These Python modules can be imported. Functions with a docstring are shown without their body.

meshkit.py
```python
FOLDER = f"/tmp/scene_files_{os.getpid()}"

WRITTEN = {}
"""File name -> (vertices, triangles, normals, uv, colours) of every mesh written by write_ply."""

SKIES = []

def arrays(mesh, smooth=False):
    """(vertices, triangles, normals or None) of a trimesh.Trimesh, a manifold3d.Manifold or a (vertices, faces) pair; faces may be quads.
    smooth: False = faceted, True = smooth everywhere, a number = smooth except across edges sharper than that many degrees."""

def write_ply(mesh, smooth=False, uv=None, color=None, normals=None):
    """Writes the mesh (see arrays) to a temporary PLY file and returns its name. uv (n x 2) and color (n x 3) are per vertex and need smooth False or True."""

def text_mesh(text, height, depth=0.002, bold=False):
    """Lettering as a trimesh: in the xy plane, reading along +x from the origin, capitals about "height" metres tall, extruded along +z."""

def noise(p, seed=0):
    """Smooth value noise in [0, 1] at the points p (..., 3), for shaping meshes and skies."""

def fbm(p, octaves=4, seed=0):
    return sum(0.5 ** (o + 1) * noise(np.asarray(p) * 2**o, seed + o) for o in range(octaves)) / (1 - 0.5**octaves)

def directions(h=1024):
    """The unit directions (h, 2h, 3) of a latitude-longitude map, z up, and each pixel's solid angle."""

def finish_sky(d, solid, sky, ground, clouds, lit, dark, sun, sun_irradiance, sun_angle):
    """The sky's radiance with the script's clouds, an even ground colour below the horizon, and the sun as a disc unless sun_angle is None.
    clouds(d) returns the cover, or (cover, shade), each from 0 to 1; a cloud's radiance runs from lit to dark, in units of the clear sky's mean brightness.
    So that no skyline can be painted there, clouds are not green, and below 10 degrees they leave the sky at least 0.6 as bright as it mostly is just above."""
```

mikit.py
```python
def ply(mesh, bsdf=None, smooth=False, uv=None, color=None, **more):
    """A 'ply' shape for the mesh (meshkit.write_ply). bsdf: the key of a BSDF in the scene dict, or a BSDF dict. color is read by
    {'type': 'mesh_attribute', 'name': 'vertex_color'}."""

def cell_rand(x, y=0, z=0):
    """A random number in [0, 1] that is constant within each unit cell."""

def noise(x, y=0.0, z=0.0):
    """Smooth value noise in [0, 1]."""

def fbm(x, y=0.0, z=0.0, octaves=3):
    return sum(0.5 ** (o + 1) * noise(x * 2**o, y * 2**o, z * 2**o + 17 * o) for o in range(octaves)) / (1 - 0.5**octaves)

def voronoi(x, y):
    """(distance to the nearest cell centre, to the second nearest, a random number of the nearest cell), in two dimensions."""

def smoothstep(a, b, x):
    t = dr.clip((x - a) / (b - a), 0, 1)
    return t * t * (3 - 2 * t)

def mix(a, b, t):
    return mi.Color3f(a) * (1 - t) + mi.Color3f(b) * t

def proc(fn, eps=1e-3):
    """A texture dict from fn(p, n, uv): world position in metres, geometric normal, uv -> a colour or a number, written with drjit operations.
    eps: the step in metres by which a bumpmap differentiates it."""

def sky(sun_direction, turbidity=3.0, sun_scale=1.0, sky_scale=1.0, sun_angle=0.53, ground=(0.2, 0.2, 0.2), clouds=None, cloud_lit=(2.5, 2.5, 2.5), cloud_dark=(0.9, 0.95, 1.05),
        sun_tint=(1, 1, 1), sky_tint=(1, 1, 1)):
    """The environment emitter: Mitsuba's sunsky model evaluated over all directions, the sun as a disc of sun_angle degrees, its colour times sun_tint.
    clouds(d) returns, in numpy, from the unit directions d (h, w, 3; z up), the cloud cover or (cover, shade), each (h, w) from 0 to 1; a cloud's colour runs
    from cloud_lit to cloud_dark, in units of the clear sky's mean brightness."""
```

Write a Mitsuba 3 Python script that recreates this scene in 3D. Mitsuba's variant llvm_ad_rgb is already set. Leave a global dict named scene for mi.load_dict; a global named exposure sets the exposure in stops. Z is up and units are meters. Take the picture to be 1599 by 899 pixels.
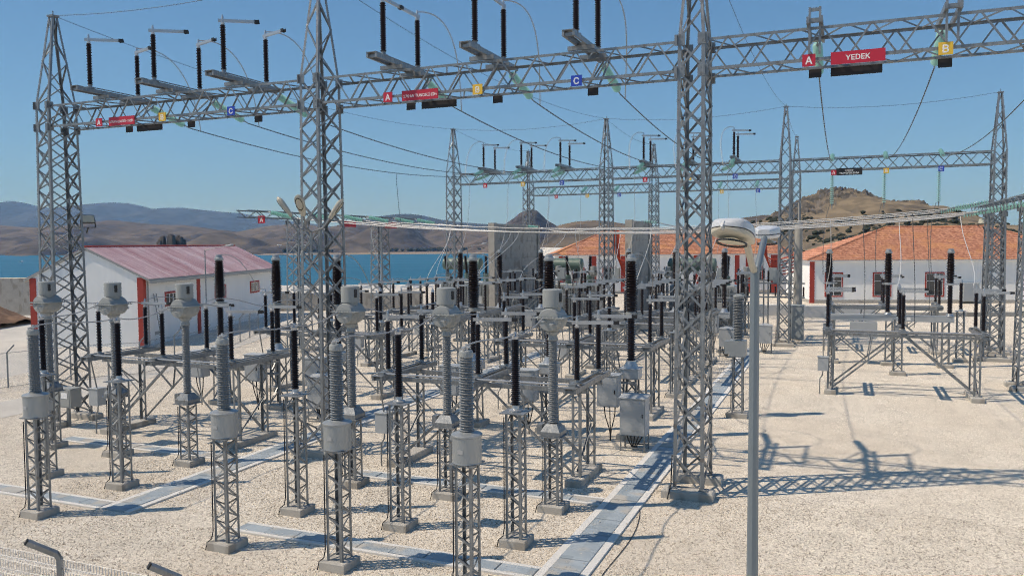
import math, random
import numpy as np, trimesh
import drjit as dr
import mitsuba as mi
import mikit, meshkit
from mikit import noise, fbm, voronoi, cell_rand, smoothstep, mix

T = mi.ScalarTransform4f
rng = random.Random(7)
nrg = np.random.default_rng(7)
scene, labels = {}, {}

# ------------------------------------------------------------------ camera, sky, sun, exposure
EYE = np.array([0.0, 0.0, 7.923])
FWD = np.array([-0.37980658, 0.92343235, -0.05495133])
RGT = np.array([0.92496001, 0.37999135, -0.00745381])
UPV = np.array([-0.01399794, 0.05365879, 0.99846121])
scene['camera'] = {'type': 'perspective', 'fov': 64.82, 'fov_axis': 'x', 'near_clip': 0.1, 'far_clip': 60000.0,
                   'to_world': T().look_at(origin=EYE.tolist(), target=(EYE + FWD).tolist(), up=UPV.tolist()),
                   'medium': {'type': 'ref', 'id': 'haze_air'}}
SUN = (-0.62, -0.355, 1.0)
scene['daylight'] = mikit.sky(SUN, turbidity=3.0, sun_tint=(0.95, 1.0, 1.10), sky_tint=(0.66, 0.93, 1.08), ground=(0.3, 0.27, 0.22))
exposure = 1.4
scene['haze_air'] = {'type': 'homogeneous', 'albedo': {'type': 'rgb', 'value': [0.94, 0.95, 0.96]}, 'sigma_t': {'type': 'rgb', 'value': [1.5e-5, 2.8e-5, 5.0e-5]}}
FH, RH = np.array([-0.3804, 0.9248]), np.array([0.9248, 0.3804])      # the view's ground direction and its right: survey axes of the land
FPX = 1259.6


def land(l, d):
    return np.stack([d * FH[0] + l * RH[0], d * FH[1] + l * RH[1]], -1)


# ------------------------------------------------------------------ materials
def rgb(*c):
    return {'type': 'rgb', 'value': list(c)}


def bsdf(key, base, rough=0.5, metallic=0.0, spec=0.5, **more):
    scene['mat_' + key] = {'type': 'twosided', 'b': {'type': 'principled', 'base_color': base if isinstance(base, dict) else rgb(*base), 'roughness': rough, 'metallic': metallic, 'specular': spec, **more}}


def bumped(key, base, height, scale, rough=0.7, spec=0.3):
    scene['mat_' + key] = {'type': 'twosided', 'b': {'type': 'bumpmap', 'scale': scale, 't': height, 'i': {'type': 'principled', 'base_color': base, 'roughness': rough, 'specular': spec}}}


def f_galv(p, n, uv):
    a = noise(p.x * 7, p.y * 7, p.z * 7)
    b = noise(p.x * 40, p.y * 40, p.z * 23)
    st = noise(p.x * 31, p.y * 31, p.z * 1.6)
    c = mix((0.165, 0.18, 0.19), (0.30, 0.315, 0.325), dr.clip(0.65 * a + 0.35 * b, 0, 1))
    c = mix(c, mi.Color3f(0.36, 0.36, 0.35), smoothstep(0.68, 0.8, st) * 0.6)
    return mix(c, mi.Color3f(0.15, 0.12, 0.095), smoothstep(0.76, 0.86, noise(p.x * 13 + 7, p.y * 13, p.z * 5)) * 0.55)


def f_gravel(p, n, uv):
    d1, d2, r = voronoi(p.x * 22, p.y * 22)
    r2 = cell_rand(dr.floor(r * 65521.0), 3)
    big = fbm(p.x * 0.22, p.y * 0.22, 3.0)
    mid = noise(p.x * 1.7, p.y * 1.7, 9.0)
    c = mix((0.385, 0.34, 0.278), (0.815, 0.75, 0.64), dr.sqrt(r))
    c = mix(c, mi.Color3f(0.25, 0.20, 0.15), dr.select(r2 > 0.92, 0.8, 0.0))
    c = mix(c, mi.Color3f(0.60, 0.52, 0.415), smoothstep(0.35, 0.8, big) * 0.4)
    return c * (0.92 + 0.16 * mid) * dr.select(d2 - d1 < 0.12, 0.72, 1.0)


def f_gravel_h(p, n, uv):
    d1, d2, r = voronoi(p.x * 22, p.y * 22)
    return dr.minimum(d2 - d1, 0.5) * (0.7 + r)


def f_conc(p, n, uv):
    a = fbm(p.x * 2.2, p.y * 2.2, p.z * 2.2)
    b = noise(p.x * 31, p.y * 31, p.z * 31)
    c = mix((0.30, 0.285, 0.255), (0.47, 0.45, 0.41), dr.clip(0.7 * a + 0.3 * b, 0, 1))
    return mix(c, mi.Color3f(0.24, 0.215, 0.18), smoothstep(0.58, 0.75, noise(p.x * 3.1, p.y * 3.1, p.z * 1.2 + 4)) * 0.6)


def f_cover(p, n, uv):
    a = fbm(p.x * 3, p.y * 3, 1.0)
    slab = cell_rand(dr.floor(p.y * 1.9), dr.floor(p.x * 1.3), 4)
    c = mix((0.225, 0.27, 0.30), (0.36, 0.41, 0.445), dr.clip(0.5 * a + 0.5 * slab, 0, 1))
    return mix(c, mi.Color3f(0.44, 0.40, 0.335), smoothstep(0.54, 0.7, fbm(p.x * 1.1 + 5, p.y * 1.1, 6.0)) * 0.7)


def f_plaster(p, n, uv):
    a = fbm(p.x * 0.7, p.y * 0.7, p.z * 0.7)
    s = noise(p.x * 5, p.y * 5, p.z * 0.35)
    return mix((0.76, 0.755, 0.73), (0.88, 0.875, 0.85), dr.clip(0.6 * a + 0.4 * s, 0, 1))


def f_tile(p, n, uv):
    l = p.x * 0.9248 + p.y * 0.3804
    r = cell_rand(dr.floor(l * 4.0), dr.floor(p.z * 7.6))
    r2 = fbm(l * 0.5, p.z * 1.4, 2.0)
    c = mix((0.37, 0.15, 0.085), (0.58, 0.285, 0.175), r)
    c = mix(c, mi.Color3f(0.62, 0.30, 0.12), smoothstep(0.55, 0.75, r2) * 0.5)
    return c


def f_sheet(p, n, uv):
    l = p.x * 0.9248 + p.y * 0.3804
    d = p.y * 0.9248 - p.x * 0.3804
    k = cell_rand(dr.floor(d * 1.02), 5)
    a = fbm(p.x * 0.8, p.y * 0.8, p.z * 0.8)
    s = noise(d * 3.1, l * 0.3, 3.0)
    return mix((0.44, 0.205, 0.205), (0.76, 0.62, 0.61), dr.clip(0.1 + 0.35 * k + 0.5 * s + 0.5 * (a - 0.4), 0, 1))  # pale streaks along the sheets: gloss of the metal put into the colour


def rockland(grass, rock, dark, k, steep):
    def f(p, n, uv):
        a = fbm(p.x * k, p.y * k, p.z * k, octaves=4)
        b = fbm(p.x * k * 9, p.y * k * 9, p.z * k * 20, octaves=3)
        s = 1 - smoothstep(steep - 0.12, steep + 0.1, n.z + 0.5 * (a - 0.5))
        c = mix(grass, [g * 0.72 for g in grass], smoothstep(0.35, 0.65, b))
        c = mix(c, mix(dark, rock, smoothstep(0.3, 0.7, b)), s)
        return mix(c, mi.Color3f(dark), smoothstep(0.56, 0.66, fbm(p.x * k * 4 + 3, p.y * k * 4, 5.0)) * 0.55)
    return f


def f_earth(p, n, uv):
    b = fbm(p.x * 1.5, p.y * 1.5, p.z * 1.5, octaves=4)
    return mix((0.10, 0.055, 0.035), (0.30, 0.19, 0.12), b)


def f_road(p, n, uv):
    a = fbm(p.x * 0.6, p.y * 0.6, 2.0)
    b = noise(p.x * 14, p.y * 14, 1.0)
    return mix((0.36, 0.34, 0.30), (0.52, 0.49, 0.44), dr.clip(0.7 * a + 0.3 * b, 0, 1))


def f_water(p, n, uv):
    a = fbm(p.x * 0.004, p.y * 0.012, 1.0)
    b = fbm(p.x * 0.03, p.y * 0.09, 4.0)
    return mix((0.006, 0.072, 0.125), (0.016, 0.115, 0.175), dr.clip(0.6 * a + 0.4 * b, 0, 1))


def f_wave(p, n, uv):
    return fbm(p.x * 0.12, p.y * 0.5, 0.0) + 0.4 * noise(p.x * 0.6, p.y * 1.7, 2.0)


bsdf('galv', mikit.proc(f_galv), 0.40, 0.45)
bsdf('galv_far', (0.23, 0.25, 0.265), 0.42, 0.4)
bsdf('aluminium', (0.50, 0.51, 0.52), 0.32, 0.6)
bsdf('porcelain_brown', (0.018, 0.011, 0.010), 0.25, 0.0, 0.6)
bsdf('porcelain_grey', (0.20, 0.21, 0.215), 0.28, 0.0, 0.6)
bsdf('paint_grey', (0.30, 0.31, 0.30), 0.42)
bsdf('cabinet_paint', (0.38, 0.40, 0.41), 0.4)
bsdf('tank_metal', (0.36, 0.38, 0.385), 0.36, 0.45)
bsdf('black_paint', (0.018, 0.018, 0.02), 0.5)
bsdf('red_paint', (0.48, 0.022, 0.045), 0.38)
bsdf('yellow_paint', (0.72, 0.46, 0.05), 0.4)
bsdf('blue_paint', (0.02, 0.06, 0.42), 0.4)
bsdf('white_paint', (0.78, 0.78, 0.77), 0.4)
bsdf('cable_alu', (0.42, 0.42, 0.42), 0.5, 0.3)
bsdf('bus_alu', (0.66, 0.65, 0.63), 0.45, 0.2)
bsdf('cable_black', (0.03, 0.03, 0.032), 0.6)
bsdf('wire_dark', (0.10, 0.105, 0.11), 0.5, 0.3)
bsdf('red_cable', (0.45, 0.06, 0.03), 0.5)
scene['mat_glass_green'] = {'type': 'principledthin', 'base_color': rgb(0.56, 0.83, 0.77), 'roughness': 0.08, 'spec_trans': 0.08, 'diff_trans': 0.9, 'eta': 1.5}
bsdf('lens_glass', (0.50, 0.47, 0.36), 0.08, 0.0, 0.8)
bsdf('pane_dark', (0.035, 0.04, 0.045), 0.06, 0.0, 0.8)
bsdf('red_wall', (0.37, 0.05, 0.035), 0.7)
bsdf('lamp_white', (0.52, 0.535, 0.55), 0.3)
bsdf('lamp_beige', (0.50, 0.46, 0.37), 0.45)
bsdf('trafo_green', (0.12, 0.18, 0.155), 0.45)
bsdf('trafo_grey', (0.30, 0.33, 0.34), 0.45)
bsdf('fascia', (0.36, 0.36, 0.34), 0.55)
bsdf('pole_blue', (0.20, 0.235, 0.26), 0.38, 0.35)
bsdf('concrete', mikit.proc(f_conc), 0.85)
bsdf('curb', (0.60, 0.59, 0.56), 0.85)
bsdf('cover', mikit.proc(f_cover), 0.6)
bsdf('plaster', mikit.proc(f_plaster), 0.85)
bsdf('tile', mikit.proc(f_tile), 0.7)
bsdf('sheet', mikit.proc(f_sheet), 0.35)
bsdf('earth', mikit.proc(f_earth), 0.95)
bsdf('road', mikit.proc(f_road), 0.9)
bumped('gravel', mikit.proc(f_gravel), mikit.proc(f_gravel_h, 0.005), 0.015, 0.95, 0.1)
bsdf('hill_near', mikit.proc(rockland((0.20, 0.155, 0.10), (0.15, 0.125, 0.10), (0.05, 0.046, 0.04), 0.014, 0.80)), 0.95)
bsdf('crag_rock', mikit.proc(rockland((0.13, 0.10, 0.075), (0.085, 0.07, 0.06), (0.03, 0.026, 0.025), 0.006, 0.88)), 0.95)
bsdf('hill_far', mikit.proc(rockland((0.135, 0.102, 0.064), (0.085, 0.064, 0.044), (0.03, 0.025, 0.018), 0.0022, 0.93)), 0.95)
bsdf('mountain', mikit.proc(rockland((0.045, 0.05, 0.042), (0.05, 0.047, 0.042), (0.018, 0.026, 0.022), 0.0006, 0.85)), 0.95)
bsdf('shrub', (0.028, 0.034, 0.019), 0.9)
bsdf('sand', (0.46, 0.41, 0.31), 0.95)
bsdf('stack_rock', (0.105, 0.085, 0.07), 0.95)
bsdf('beach', (0.21, 0.165, 0.115), 0.95)
scene['mat_water'] = {'type': 'twosided', 'b': {'type': 'bumpmap', 'scale': 0.35, 't': mikit.proc(f_wave, 0.05), 'i': {'type': 'principled', 'base_color': mikit.proc(f_water), 'roughness': 0.3, 'specular': 0.16}}}


# ------------------------------------------------------------------ mesh builder
def unit(a):
    a = np.asarray(a, float)
    return a / (np.linalg.norm(a) + 1e-12)


class MB:
    def __init__(self):
        self.v, self.f, self.n = [], [], 0

    def add(self, v, f):
        v, f = np.asarray(v, float), np.asarray(f, int)
        self.v.append(v)
        self.f.append(f + self.n)
        self.n += len(v)
        return self

    def out(self):
        return np.vstack(self.v), np.vstack(self.f)

    QF = np.array([[0, 2, 1], [0, 3, 2], [4, 5, 6], [4, 6, 7], [0, 1, 5], [0, 5, 4], [1, 2, 6], [1, 6, 5], [2, 3, 7], [2, 7, 6], [3, 0, 4], [3, 4, 7]])

    def box(self, x0, x1, y0, y1, z0, z1):
        return self.add([(x0, y0, z0), (x1, y0, z0), (x1, y1, z0), (x0, y1, z0), (x0, y0, z1), (x1, y0, z1), (x1, y1, z1), (x0, y1, z1)], self.QF)

    def cham(self, x0, x1, y0, y1, z0, z1, c=0.03):
        """box with a chamfered upper rim"""
        self.box(x0, x1, y0, y1, z0, z1 - c)
        b = [(x0, y0, z1 - c), (x1, y0, z1 - c), (x1, y1, z1 - c), (x0, y1, z1 - c), (x0 + c, y0 + c, z1), (x1 - c, y0 + c, z1), (x1 - c, y1 - c, z1), (x0 + c, y1 - c, z1)]
        return self.add(b, self.QF[2:])

    def bar(self, p0, p1, w, h=None, up=(0, 0, 1)):
        h = h or w
        p0, p1 = np.asarray(p0, float), np.asarray(p1, float)
        d = unit(p1 - p0)
        u = np.asarray(up, float)
        if abs(d @ unit(u)) > 0.98:
            u = np.array([1.0, 0, 0])
        a = unit(np.cross(d, u))
        b = np.cross(a, d)
        q = [(-w / 2, -h / 2), (w / 2, -h / 2), (w / 2, h / 2), (-w / 2, h / 2)]
        return self.add([p0 + a * x + b * y for x, y in q] + [p1 + a * x + b * y for x, y in q], self.QF[:, ::-1])

    def ang(self, p0, p1, w, t, a, b):
        """rolled angle: corner along p0-p1, flanges towards a and b"""
        p0, p1, a, b = (np.asarray(x, float) for x in (p0, p1, a, b))
        d = unit(p1 - p0)
        a = unit(a - d * (a @ d))
        b = unit(b - d * (b @ d))
        q = [(0, 0), (w, 0), (w, t), (t, t), (t, w), (0, w)]
        v = [p0 + a * x + b * y for x, y in q] + [p1 + a * x + b * y for x, y in q]
        f = []
        for i in range(6):
            j = (i + 1) % 6
            f += [(i, j, j + 6), (i, j + 6, i + 6)]
        for o in (0, 6):
            f += [(o, o + 1, o + 2), (o, o + 2, o + 3), (o, o + 3, o + 4), (o, o + 4, o + 5)]
        return self.add(v, f)

    def lathe(self, prof, c=(0, 0, 0), n=14, axis='z', cap=True):
        prof = np.asarray(prof, float)
        t = np.arange(n) * 2 * np.pi / n
        r, z = prof[:, 0], prof[:, 1]
        x, y, zz = np.outer(r, np.cos(t)), np.outer(r, np.sin(t)), np.repeat(z[:, None], n, 1)
        v = {'z': (x, y, zz), 'y': (x, zz, -y), 'x': (zz, x, y)}[axis]
        v = np.stack(v, -1).reshape(-1, 3) + np.asarray(c, float)
        i, j = np.meshgrid(np.arange(len(prof) - 1), np.arange(n), indexing='ij')
        a, b = i * n + j, i * n + (j + 1) % n
        f = np.concatenate([np.stack([a, b, b + n], -1).reshape(-1, 3), np.stack([a, b + n, a + n], -1).reshape(-1, 3)])
        self.add(v, f)
        if cap:
            for k, o in ((0, 1), (len(prof) - 1, 0)):
                if r[k] > 1e-4:
                    ring = v[k * n:(k + 1) * n]
                    m = ring.mean(0)
                    ff = [(q, (q + 1) % n, n) if not o else ((q + 1) % n, q, n) for q in range(n)]
                    self.add(np.vstack([ring, m]), ff)
        return self

    def cyl(self, p0, p1, r0, r1=None, n=10):
        p0, p1 = np.asarray(p0, float), np.asarray(p1, float)
        r1 = r0 if r1 is None else r1
        return self.tube([p0, p1], [r0, r1], n, cap=True)

    def tube(self, pts, r, n=6, cap=True):
        p = np.asarray(pts, float)
        r = np.broadcast_to(np.asarray(r, float), (len(p),))
        t = np.gradient(p, axis=0)
        t /= np.linalg.norm(t, axis=1, keepdims=True) + 1e-12
        ref = np.array([0, 0, 1.0]) if abs(t[:, 2]).max() < 0.95 else unit([0.31, 0.95, 0.02])
        a = np.cross(t, ref)
        a /= np.linalg.norm(a, axis=1, keepdims=True) + 1e-12
        b = np.cross(a, t)
        ph = np.arange(n) * 2 * np.pi / n
        v = (p[:, None] + r[:, None, None] * (np.cos(ph)[None, :, None] * a[:, None] + np.sin(ph)[None, :, None] * b[:, None])).reshape(-1, 3)
        i, j = np.meshgrid(np.arange(len(p) - 1), np.arange(n), indexing='ij')
        q, w = i * n + j, i * n + (j + 1) % n
        f = np.concatenate([np.stack([q, w, w + n], -1).reshape(-1, 3), np.stack([q, w + n, q + n], -1).reshape(-1, 3)])
        self.add(v, f[:, ::-1])
        if cap and n > 2:
            for o in (0, (len(p) - 1) * n):
                self.add(v[o:o + n], [(0, k, k + 1) for k in range(1, n - 1)])
        return self

    def mesh(self, m):
        return self.add(m.vertices, m.faces)


def thing_key(name, taken):
    if name not in taken:
        taken[name] = 0
        return name
    taken[name] += 1
    return f'{name}_{taken[name]:03d}'


TAKEN = {}


class Proto:
    """The parts of one kind of thing, in its own coordinates; place() stands a copy of it."""

    def __init__(self):
        self.parts, self.names, self.lab = [], {}, {}

    def part(self, name, mb, mat, smooth=False, parent=None, label=None, kind=None):
        full = (parent + '__' if parent else '') + name
        key = thing_key(full, self.names)
        m = mb.out() if isinstance(mb, MB) else mb
        self.parts.append((key, mikit.ply(m, 'mat_' + mat, smooth)))
        if label or kind:
            self.lab[key] = {**({'label': label} if label else {}), **({'kind': kind} if kind else {})}
        return key

    def again(self, name, like, to, parent=None):
        """another part with the mesh of part "like", moved"""
        key = thing_key((parent + '__' if parent else '') + name, self.names)
        d = next(d for k, d in self.parts if k == like)
        self.parts.append((key, {**d, 'to_world': to}))
        return key

    def place(self, name, label, cat, to=None, group=None, kind=None):
        key = thing_key(name, TAKEN)
        for k, d in self.parts:
            dd = dict(d)
            if to is not None:
                dd['to_world'] = to @ d['to_world'] if 'to_world' in d else to
            scene[key + '__' + k] = dd
        labels[key] = {'label': label, 'category': cat, **({'group': group} if group else {}), **({'kind': kind} if kind else {})}
        for k, v in self.lab.items():
            labels[key + '__' + k] = dict(v)
        return key


def single(name, mb, mat, label, cat, smooth=False, group=None, kind=None):
    key = thing_key(name, TAKEN)
    scene[key] = mikit.ply(mb.out() if isinstance(mb, MB) else mb, 'mat_' + mat, smooth)
    labels[key] = {'label': label, 'category': cat, **({'group': group} if group else {}), **({'kind': kind} if kind else {})}
    return key


def struct(name, mb, mat, label, smooth=False):
    scene[name] = mikit.ply(mb.out() if isinstance(mb, MB) else mb, 'mat_' + mat, smooth)
    TAKEN[name] = 0
    labels[name] = {'label': label, 'category': name.replace('_', ' '), 'kind': 'structure'}
    return name


def near(x, y):
    return at(x, y, 0.0, rng.uniform(-1.6, 1.6))


def at(x, y, z=0.0, rz=0.0):
    return T().translate([x, y, z]).rotate([0, 0, 1], rz)


def pieces(holder, name, boxes, mat):
    """alike loose pieces of a surface, one entry each"""
    for i, b in enumerate(boxes):
        k = f'{holder}__{name}' + (f'_{i:03d}' if i else '')
        scene[k] = mikit.ply(MB().cham(*b[:6], b[6] if len(b) > 6 else 0.012).out(), 'mat_' + mat)


# the yard's survey: bays 14 m wide, phases 3.5 m apart
PX = {f'{b}{n}': -18.3887 + (b - 2) * 14.02 + 7.01 + (j - 1) * 3.5 for b in (1, 2, 3) for j, n in enumerate('ABC')}
BAY = {b: PX[f'{b}B'] for b in (1, 2, 3)}
TX = [-32.41, -18.39, -4.37, 9.65]
BN = {1: 'left bay', 2: 'middle bay', 3: 'right bay'}
PN = {'A': 'left phase', 'B': 'centre phase', 'C': 'right phase'}
Y1, Y2, Y3 = 25.8, 64.85, 83.8
WIRE_NO = [0]


def sagline(p0, p1, sag, n=18):
    t = np.linspace(0, 1, n)[:, None]
    p = np.asarray(p0, float) * (1 - t) + np.asarray(p1, float) * t
    p[:, 2] -= (4 * sag * t * (1 - t))[:, 0]
    return p


def bez(pts, n=16):
    pts = [np.asarray(p, float) for p in pts]
    t = np.linspace(0, 1, n)[:, None]
    while len(pts) > 1:
        pts = [a * (1 - t) + b * t for a, b in zip(pts, pts[1:])]
    return pts[0]


# ------------------------------------------------------------------ the ground, the lake, the hills
def grid(l0, l1, d0, d1, nl, nd, zf, dpow=1.0):
    l = np.linspace(l0, l1, nl)
    d = d0 + (d1 - d0) * np.linspace(0, 1, nd) ** dpow
    D, L = np.meshgrid(d, l, indexing='ij')
    z = zf(L, D)
    xy = land(L, D)
    v = np.concatenate([xy, z[..., None]], -1).reshape(-1, 3)
    i, j = np.meshgrid(np.arange(nd - 1), np.arange(nl - 1), indexing='ij')
    a = i * nl + j
    return v, np.concatenate([np.stack([a, a + 1, a + nl + 1], -1).reshape(-1, 3), np.stack([a, a + nl + 1, a + nl], -1).reshape(-1, 3)])


def sstep(a, b, x):
    t = np.clip((x - a) / (b - a), 0, 1)
    return t * t * (3 - 2 * t)


LAKE = -25.0


def z_terrain(L, D):
    right = sstep(10, 60, L)
    drop = -40 * sstep(152, 430, D) * (1 - right)
    left = -40 * sstep(-120, -300, L) * sstep(60, 130, D) if False else 0
    z = np.where(D < 150, 0.0, drop) - 0.03
    return z


struct('terrain', grid(-900, 900, -400, 1600, 150, 160, z_terrain), 'road', 'pale dry ground beyond the yard, falling away to the lake', True)
struct('lake', MB().add([(*land(-16000, 120), LAKE), (*land(16000, 120), LAKE), (*land(16000, 20000), LAKE), (*land(-16000, 20000), LAKE)], [(0, 1, 2), (0, 2, 3)]), 'water', 'blue lake behind the substation')
g = MB()
g.add([(-36.4, -8, 0), (60, -8, 0), (60, 140, 0), (-75, 140, 0), (-38.2, 34.5, 0), (-36.4, 29, 0)], [(0, 1, 2), (0, 2, 3), (0, 3, 4), (0, 4, 5)])
struct('gravel_yard', g, 'gravel', 'cream gravel covering the switchyard')


def ridge(pts, depth):
    """skyline points (survey angles) as heights along a ridge that stands at this distance"""
    u = np.array([p[0] for p in pts], float)
    v = np.array([p[1] for p in pts], float)
    l = (u - 799.5) / FPX * depth
    z = EYE[2] + (380.2 - 0.0075 * (u - 799.5) - v) / FPX * depth
    return l, z


def hill(name, pts, depth, base, front, back, mat, label, nl, nd, rough, k, gully=0.0, margin=0.15, sharp=1.0, seed=0, cliffs=()):
    lr, zr = ridge(pts, depth)
    span = lr[-1] - lr[0]

    def zf(L, D):
        t = np.where(D < depth, (depth - D) / front, (D - depth) / back)
        t = np.clip(t, 0, 1)
        wob = (meshkit.fbm(np.stack([L * k * 0.6, D * k * 0.6, 0 * L], -1), 3, seed + 5) - 0.5) * span * 0.05
        top = np.interp(L * depth / D if False else L + wob * np.minimum(t * 3, 1), lr, zr, left=base, right=base)
        prof = (1 - sstep(0, 1, t)) * sharp + (1 - t) * (1 - sharp)
        z = base + (top - base) * prof
        n = meshkit.fbm(np.stack([L * k, D * k, 0 * L], -1), 5, seed) - 0.5
        gl = np.abs(meshkit.fbm(np.stack([L * k * 1.6, D * k * 0.45, 0 * L + 3], -1), 3, seed + 9) - 0.5) * 2
        edge = np.minimum(1, np.minimum(t * 4, (1 - t) * 5)) * 0.85 + 0.15
        for (u0, u1, depth_down, amp) in cliffs:
            l0, l1 = (u0 - 799.5) / FPX * depth, (u1 - 799.5) / FPX * depth
            w = sstep(l0 - 4, l0 + 5, L) * (1 - sstep(l1 - 5, l1 + 4, L)) * sstep(depth_down, depth_down * 0.75, depth - D) * sstep(-60, -30, depth - D)
            q = meshkit.fbm(np.stack([L * 0.11, D * 0.11, z * 0.05], -1), 4, seed + 21)
            st = np.abs(meshkit.fbm(np.stack([L * 0.22, D * 0.10, 0 * L + 8], -1), 3, seed + 23) - 0.5) * 2
            step = np.floor(z / 5.5 + q * 1.6) * 5.5 - q * 8.8
            z = z + w * (0.75 * np.clip(step - z + 2.0, -5, 4) + amp * (0.55 - st) * 0.9)
        return z + (n * rough + (gl - 0.4) * gully * np.minimum(t * 3, 1)) * edge * np.clip((top - base) / max(1.0, zr.max() - base) * 1.6, 0, 1)
    return struct(name, grid(lr[0] - margin * span, lr[-1] + margin * span, depth - front, depth + back, nl, nd, zf), mat, label, True), zf


hill('rocky_hill', [(1110, 392), (1130, 384), (1160, 360), (1185, 349), (1200, 343), (1222, 335), (1240, 328), (1255, 317), (1268, 308), (1285, 301), (1303, 299), (1318, 302), (1330, 305), (1347, 309), (1362, 311), (1385, 313),
                    (1400, 315), (1416, 319), (1430, 326), (1442, 334), (1458, 341), (1475, 346), (1500, 351), (1530, 356), (1565, 362), (1610, 369), (1680, 378), (1760, 390)], 640, -1.0, 300, 330, 'hill_near',
     'tan hill with rocky cliffs and scattered bushes behind the right building', 420, 260, 10, 0.018, 6.0, 0.02, 0.35, 1, ((1212, 1345, 62, 7.0), (1392, 1470, 40, 6.0)))
hill('crag', [(560, 397), (620, 394), (690, 390), (715, 384), (745, 374), (770, 364), (785, 354), (795, 346), (803, 341), (812, 333), (820, 330), (832, 327), (840, 329), (847, 336), (855, 344), (868, 351), (880, 360), (900, 368), (930, 376), (960, 384), (1000, 392)], 3050, -28, 300, 900, 'crag_rock',
     'dark pointed rocky crag on the far lake shore', 260, 120, 34, 0.008, 34.0, 0.02, 0.3, 2)
hill('brown_hill', [(840, 385), (870, 352), (885, 349), (900, 346), (930, 344), (960, 347), (985, 351), (1020, 356), (1050, 358), (1085, 357), (1120, 350), (1160, 340), (1190, 336), (1215, 336), (1250, 341), (1300, 350), (1400, 372), (1550, 362), (1620, 358), (1700, 372)], 1900, -26, 700, 700, 'hill_far',
     'low brown hills behind the middle of the yard', 160, 90, 26, 0.006, 16, 0.05, 0.5, 3)
hill('shore_hill', [(-120, 345), (-60, 350), (0, 352), (60, 356), (110, 352), (150, 346), (175, 343), (200, 345), (240, 350), (290, 351), (330, 357), (380, 362), (430, 352), (470, 350), (520, 356), (560, 352), (610, 350), (650, 353), (700, 356), (740, 362), (780, 366), (830, 372), (900, 385)], 5200, -26, 2300, 1800,
     'hill_far', 'eroded brown hills on the far lake shore', 340, 200, 110, 0.0019, 150, 0.04, 0.35, 4)
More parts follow.
